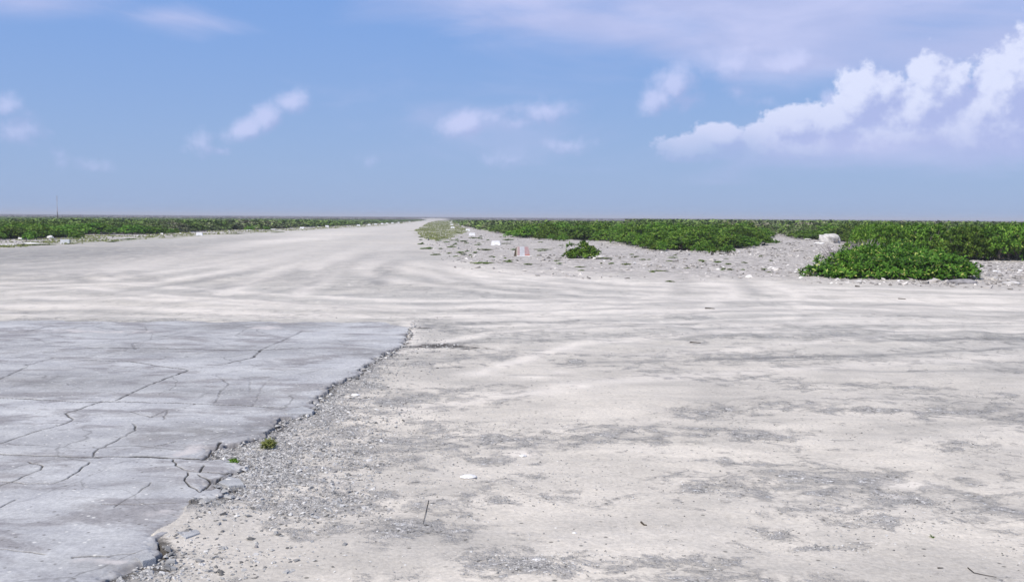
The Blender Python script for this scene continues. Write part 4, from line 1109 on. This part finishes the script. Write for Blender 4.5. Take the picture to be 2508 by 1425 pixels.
rock(870, 966, 22, 5, M_ROCKW, 'white stone near the broken concrete edge', 'stone', .8, 2, .2)
rock(627, 1338, 10, 8, M_ROCKG, 'small dark pebble on the sand below the gravel', 'stone', .8, 2, .2)
rock(1147, 556, 9, 3, M_ROCKW, 'flat white rock behind the third white marker', sub=2)
for (px, py, wpx, hpx, mt) in ((1700, 608, 9, 4, M_ROCKW), (1620, 620, 6, 4, M_ROCKW), (1555, 645, 8, 3, M_ROCKW), (1870, 600, 7, 4, M_ROCKW), (1900, 594, 8, 4, M_ROCKW), (1810, 618, 8, 4, M_ROCKW), (1840, 624, 7, 4, M_ROCK), (1670, 622, 9, 4, M_ROCK), (1980, 588, 20, 4, M_ROCK),
                               (1550, 585, 12, 5, M_ROCKW), (1300, 572, 30, 3, M_ROCKW), (1262, 570, 26, 3, M_ROCKW), (2105, 690, 12, 4, M_ROCKW), (2202, 689, 10, 5, M_ROCKW), (2000, 676, 14, 5, M_ROCK), (1950, 668, 9, 3, M_ROCKW), (2440, 668, 14, 6, M_ROCKW), (2460, 660, 16, 6, M_ROCK), (2420, 678, 14, 5, M_ROCKG),
                               (2500, 666, 14, 6, M_ROCKW), (2380, 650, 9, 4, M_ROCKW), (1480, 640, 6, 3, M_ROCKW), (1370, 560, 9, 3, M_ROCKW)):
    rock(px, py, wpx, hpx, mt, 'chunk of pale coral rock lying among the rubble before the right scrub', 'rock', .8, 2, .3, 'coral rocks before the right scrub', RKS.uniform(0, 6))
for (px, py, wpx, hpx) in ((20, 601, 40, 3), (70, 597, 44, 3), (180, 574, 14, 3), (395, 574, 9, 4), (440, 573, 14, 3), (470, 569, 18, 3), (610, 565, 20, 2), (665, 563, 30, 2), (230, 592, 14, 2), (340, 579, 8, 3), (560, 567, 8, 3), (780, 557, 14, 2)):
    rock(px, py, wpx, hpx, M_ROCKW, 'low white coral rock on the left runway verge', 'rock', .8, 2, .3, 'white rocks along the left verge', RKS.uniform(0, 6))

def fragment(pts, z0, th, label, tilt=(0, 0)):
    """broken piece of concrete: an outlined plate with bevelled top"""
    w = gpts(pts); cx = sum(p[0] for p in w) / len(w); cy = sum(p[1] for p in w) / len(w)
    w = rough_line(w + [w[0]], .035, .007, random.Random(len(pts) * 7 + int(pts[0][0])))[:-1]
    n = len(w); V = []
    for (s, zz) in ((1.02, -.03), (1.0, th * .85), (.97, th), (.5, th * .96)):
        for p in w: V.append(((p[0] - cx) * s, (p[1] - cy) * s, zz))
    F = []
    for L in range(3):
        for i in range(n): F.append((L * n + i, L * n + (i + 1) % n, (L + 1) * n + (i + 1) % n, (L + 1) * n + i))
    V.append((0, 0, th * 1.03)); c = len(V) - 1
    T = np.array([(3 * n + i, 3 * n + (i + 1) % n, c) for i in range(n)])
    V = np.array(V); F = np.array(F)
    area = sum(w[i][0] * w[(i + 1) % n][1] - w[(i + 1) % n][0] * w[i][1] for i in range(n))
    if area < 0: F = F[:, ::-1]; T = T[:, ::-1]
    o = link('concrete_fragment', mesh_np('concrete_fragment', V, [F, T], M_CONC), loc=(cx, cy, z0)); o.rotation_euler = (tilt[0], tilt[1], 0)
    return tag(o, label, 'concrete piece')
fragment([(535, 1188), (560, 1174), (590, 1182), (598, 1194), (560, 1197)], -.01, .032, 'light oval piece of broken concrete beside the cracked corner of the pavement')
fragment([(695, 1018), (740, 1003), (770, 1012), (765, 1020), (705, 1022)], 0, .032, 'long flat piece of broken concrete midway along the crumbling edge')
fragment([(500, 1212), (530, 1200), (560, 1210), (560, 1224), (515, 1222)], -.015, .028, 'grey piece of broken concrete lying lowest of the cracked corner pieces')
fragment([(430, 1308), (470, 1294), (490, 1310), (455, 1322)], -.012, .026, 'pale piece of broken concrete half sunk in sand near the bottom left edge')
fragment([(330, 1378), (370, 1366), (382, 1380), (350, 1388)], .0, .03, 'flat piece of broken concrete above the dark hollow at the bottom left')

# ------------------------------------------------------------------ sticks and litter
def stick(pts, r, label, name='stick', z=.004, mat=None):
    w = [np.array([*G(*p), 0]) for p in pts]
    for q in w: q[2] = gz(q[0], q[1]) + z
    o0 = w[0].copy(); V, F = tubes([([q - o0 for q in w], r, r * .5)], 5)
    # close the two ends
    n = len(w); caps = np.array([[0, 1, 2, 3, 4], [(n - 1) * 5 + k for k in (4, 3, 2, 1, 0)]])
    return tag(link(name, mesh_np(name, V, [F, caps], mat or M_STICK), loc=tuple(o0)), label, 'stick')
stick([(1570, 1284), (1577, 1290), (1584, 1291)], .006, 'short black twig on the clean sand drift in the foreground')
stick([(1050, 1232), (1044, 1255), (1036, 1285)], .0022, 'thin dark straight twig lying away from the camera across gravel', mat=M_STICK)
stick([(2296, 1398), (2310, 1398)], .003, 'small dark twig on sand in the bottom right, left of the curved one')
stick([(2370, 1398), (2385, 1412), (2410, 1418), (2440, 1424)], .0025, 'thin curved dark twig at the bottom right corner')
stick([(1727, 757), (1738, 757), (1750, 758)], .018, 'dark green piece of litter alone on the mid sand', 'litter')
stick([(1690, 837), (1702, 837), (1716, 837)], .013, 'dark green sliver of litter on the sand, nearer the camera of two', 'litter')
stick([(1762, 622), (1775, 625), (1790, 626)], .04, 'dark log lying in front of the small loose plant')
stick([(1945, 616), (1956, 614), (1968, 616)], .035, 'dark curved branch on the rubble near the sandy gap')
stick([(2095, 700), (2106, 701)], .02, 'short dark stick on sand below the sprawling shrub')
stick([(2200, 732), (2218, 733)], .014, 'thin dark stick on open sand at the right')

# ------------------------------------------------------------------ markers
def box_taper(V, F, x0, x1, y0, y1, z0, z1, tx=0., ty=0.):
    o = len(V)
    V += [(x0, y0, z0), (x1, y0, z0), (x1, y1, z0), (x0, y1, z0), (x0 + tx, y0 + ty, z1), (x1 - tx, y0 + ty, z1), (x1 - tx, y1 - ty, z1), (x0 + tx, y1 - ty, z1)]
    F += [(o, o + 3, o + 2, o + 1), (o + 4, o + 5, o + 6, o + 7), (o, o + 1, o + 5, o + 4), (o + 1, o + 2, o + 6, o + 5), (o + 2, o + 3, o + 7, o + 6), (o + 3, o, o + 4, o + 7)]
def prism(outline, y0, y1, slope, mat, name):
    """front outline (x, z) extruded in depth; the front and back lean in by slope towards the top"""
    n = len(outline); V = []
    for yy, sg in ((y0, 1), (y1, -1)):
        for (x, z) in outline: V.append((x, yy + sg * slope * z, z))
    import bmesh
    bm = bmesh.new(); vs = [bm.verts.new(v) for v in V]
    bm.faces.new(vs[:n]); bm.faces.new(vs[n:][::-1])
    for i in range(n): bm.faces.new((vs[i], vs[n + i], vs[n + (i + 1) % n], vs[(i + 1) % n]))
    bmesh.ops.recalc_face_normals(bm, faces=bm.faces)
    bmesh.ops.bevel(bm, geom=bm.edges[:], offset=.008, segments=2, affect='EDGES')
    me = bpy.data.meshes.new(name); bm.to_mesh(me); bm.free(); me.materials.append(mat)
    return me
w_ = .275
ME_MARK = prism([(-w_, 0), (-.06, 0), (-.03, .028), (.10, .032), (.14, .012), (.16, 0), (w_, 0), (w_ * .84, .27), (-w_ * .86, .27)], -.16, .16, .25, M_WHITE, 'runway_marker')
def marker(px, py, s, label, grp, rz=0.):
    x, y = G(px, py)
    o = link('runway_marker', ME_MARK, loc=(x, y, gz(x, y) - .012)); o.scale = (s, s, s); o.rotation_euler = (0, 0, rz)
    return tag(o, label, 'marker', grp)
RG = 'white runway markers on the right side'; LG = 'white runway markers along the left edge'
marker(1214.5, 600.5, 1.0, 'white trapezoid runway marker nearest to the red and white marker', RG, -.06)
marker(1156, 577.5, 1.0, 'second nearest white runway marker of the right row', RG, .05)
marker(1146, 566, .95, 'third white runway marker of the right row, before the flat white rock', RG, .02)
marker(1108.5, 559.5, 1.0, 'white runway marker on the grass tip, nearest of the tight cluster', RG, .1)
marker(1106.5, 552, 1.0, 'white runway marker just beyond the nearest one on the grass tip', RG, .1)
marker(1105, 546.2, 1.0, 'small far white runway marker second last of the right row', RG, .1)
marker(1106.5, 541.5, 1.0, 'smallest and farthest white runway marker of the right row', RG, .1)
o = empty('runway_marker', (*G(160, 597), gz(*G(160, 597)) - .01), .25)
V, F = [], []; box_taper(V, F, -.24, .24, -.15, .15, 0, .25, .012, .012)
link('body', mesh_np('body', V, np.array(F), M_WHITE), o)
V, F = [], []; box_taper(V, F, .231, .240, -.125, .125, .02, .225, 0, .01)
sd_ = link('side_face', mesh_np('side_face', V, np.array(F), M_CREAM), o); sd_['label'] = 'cream right side of the block'  # cream plate over the right side of the white block
tag(o, 'white block marker with a cream side, nearest on the left verge', 'marker', LG)
marker(488.5, 577, .95, 'white runway marker second nearest on the left edge, right of the first block', LG, .15)
marker(740, 561, 1.0, 'third white runway marker on the left edge', LG, .1)
marker(801, 556.3, .95, 'fourth white runway marker on the left edge', LG, .1)
for i, (px, py) in enumerate(((878, 553.8), (904, 552), (920, 550.7), (936, 549.5), (948, 548.6), (961, 547.6), (976, 546.4), (1003, 544))):
    marker(px, py, .95, 'tiny far white runway marker in the receding left row', LG, .1)
for px, py in ((385, 547), (425, 549), (455, 546), (748, 547)):
    x, y = G(px, py); y2 = min(y, 150); x2 = x / y * y2
    V, F = [], []
    zt = CAMH - (py - 4 - (522.8 + .0068 * px)) / FPX * y2
    box_taper(V, F, -.09, .09, -.05, .05, -.05, zt, .02, .01)
    tag(link('marker_post', mesh_np('marker_post', V, np.array(F), M_WHITE), loc=(x2, y2, 0)), 'small white post standing in the left scrub', 'post', 'white posts in the left scrub')

def striped_marker():
    x, y = G(1279, 627.5); d = y / FPX
    o = empty('striped_marker', (x, y, gz(x, y) - .01), .17)
    hw, h, ln = .30, .40, .32                       # half width, height, lean-back of the front board
    def board(x0, x1, x0t, x1t, z0, z1, off, mat, name, th=.03):
        """piece of the leaning front board between two heights"""
        V, F = [], []
        for yy in (off, off + th):
            for (xx, zz) in ((x0, z0), (x1, z0), (x1t, z1), (x0t, z1)): V.append((xx, -.16 + yy + ln * zz, zz))
        F = [(0, 1, 2, 3), (7, 6, 5, 4), (0, 4, 5, 1), (1, 5, 6, 2), (2, 6, 7, 3), (3, 7, 4, 0)]
        return link(name, mesh_np(name, np.array(V), np.array(F), mat), o)
    xs = [-hw, -.135, .085, hw]; xt = [-hw * .82, -.115, .085, hw * .80]
    board(xs[1], xs[2], xt[1], xt[2], .03, h, 0, M_GREYP, 'white_stripe')
    board(xs[0] + .07, xs[1], xt[0] + .03, xt[1], .03, h, 0, M_RED, 'red_stripe')
    board(xs[2], xs[3], xt[2], xt[3], .085, h, 0, M_RED, 'red_stripe')
    p = board(xs[2], xs[3] + .015, xs[2], xs[3] - .02, .03, .085, -.003, M_REDD, 'red_stripe'); p['label'] = 'bright red unfaded foot of the right stripe'
    board(xs[0] + .025, xs[0] + .07, xt[0], xt[0] + .03, .03, h - .02, 0, M_CREAM, 'edge_strip')
    V, F = [], []; box_taper(V, F, -hw + .03, hw + .07, -.20, -.115, 0, .03, .006, .006); link('base', mesh_np('base', V, np.array(F), M_WHITE), o)
    # dark rotten side board and the back legs
    V = [(-hw - .03, -.17, 0), (-hw + .02, -.17, 0), (-hw + .02, .20, 0), (-hw - .03, .20, 0), (-hw * .88, -.03, h - .03), (-hw * .82, -.03, h - .03), (-hw * .82, .06, h - .03), (-hw * .88, .06, h - .03)]
    F = [(0, 3, 2, 1), (4, 5, 6, 7), (0, 1, 5, 4), (1, 2, 6, 5), (2, 3, 7, 6), (3, 0, 4, 7)]
    link('side_board', mesh_np('side_board', np.array(V), np.array(F), M_ROT), o)
    V = [(hw - .05, -.10, 0), (hw, -.10, 0), (hw, .20, 0), (hw - .05, .20, 0), (hw * .70, 0, h - .03), (hw * .77, 0, h - .03), (hw * .77, .06, h - .03), (hw * .70, .06, h - .03)]
    link('side_board', mesh_np('side_board', np.array(V), np.array(F), M_ROT), o)
    V, F = [], []
    for yy in (.20, .17):
        for (xx, zz) in ((-hw + .02, .0), (hw - .05, .0), (hw * .68, h - .035), (-hw * .80, h - .035)): V.append((xx, yy - .36 * zz, zz))
    F = [(3, 2, 1, 0), (4, 5, 6, 7), (0, 1, 5, 4), (1, 2, 6, 5), (2, 3, 7, 6), (3, 0, 4, 7)]
    link('back_board', mesh_np('back_board', np.array(V), np.array(F), M_GREYP), o)
    tag(o, 'leaning red and white striped marker board on the bare ground, the only striped one', 'marker')
striped_marker()

def mast():
    x, y = G(141, 540); y2 = 240.; x2 = ray(141, 540).x / ray(141, 540).y * y2
    o = empty('mast', (x2, y2, 0)); H = 5.9
    for (z0, z1, r, mt, nm) in ((0, 2.1, .09, M_ROT, 'lower_pole'), (2.1, 3.3, .07, M_RED, 'red_band'), (3.3, 4.6, .06, M_GREYP, 'white_band'), (4.6, H, .05, M_RED, 'red_band')):
        V, F = tubes([([(0, 0, z0), (0, 0, (z0 + z1) / 2), (0, 0, z1)], r, r * .9)], 8)
        caps = np.array([list(range(8))[::-1], list(range(16, 24))])
        link(nm, mesh_np(nm, V, [F, caps], mt), o)
    V, F = tubes([([(-.25, 0, H), (0, 0, H + .02), (.25, 0, H)], .02, .02)], 6); link('crossbar', mesh_np('crossbar', V, F, M_ROT), o)
    tag(o, 'tall thin red and white mast rising from the left scrub against the sky', 'mast')
mast()

# ------------------------------------------------------------------ haze of the far plain
def haze():
    V, F = [], []
    box_taper(V, F, -15000, 15000, -15000, 15000, -1.3, 8.5)
    mt = bpy.data.materials.new('haze'); mt.use_nodes = True; nt = mt.node_tree; nt.nodes.clear()
    out = N(nt, 'ShaderNodeOutputMaterial'); v = N(nt, 'ShaderNodeVolumePrincipled')
    v.inputs['Color'].default_value = (.86, .88, .95, 1); v.inputs['Density'].default_value = 0.0006; v.inputs['Anisotropy'].default_value = 0.0
    nt.links.new(v.outputs[0], out.inputs['Volume'])
    tag(link('haze', mesh_np('haze', V, np.array(F), mt)), 'thin sea haze over the far plain', 'haze', kind='stuff')
haze()
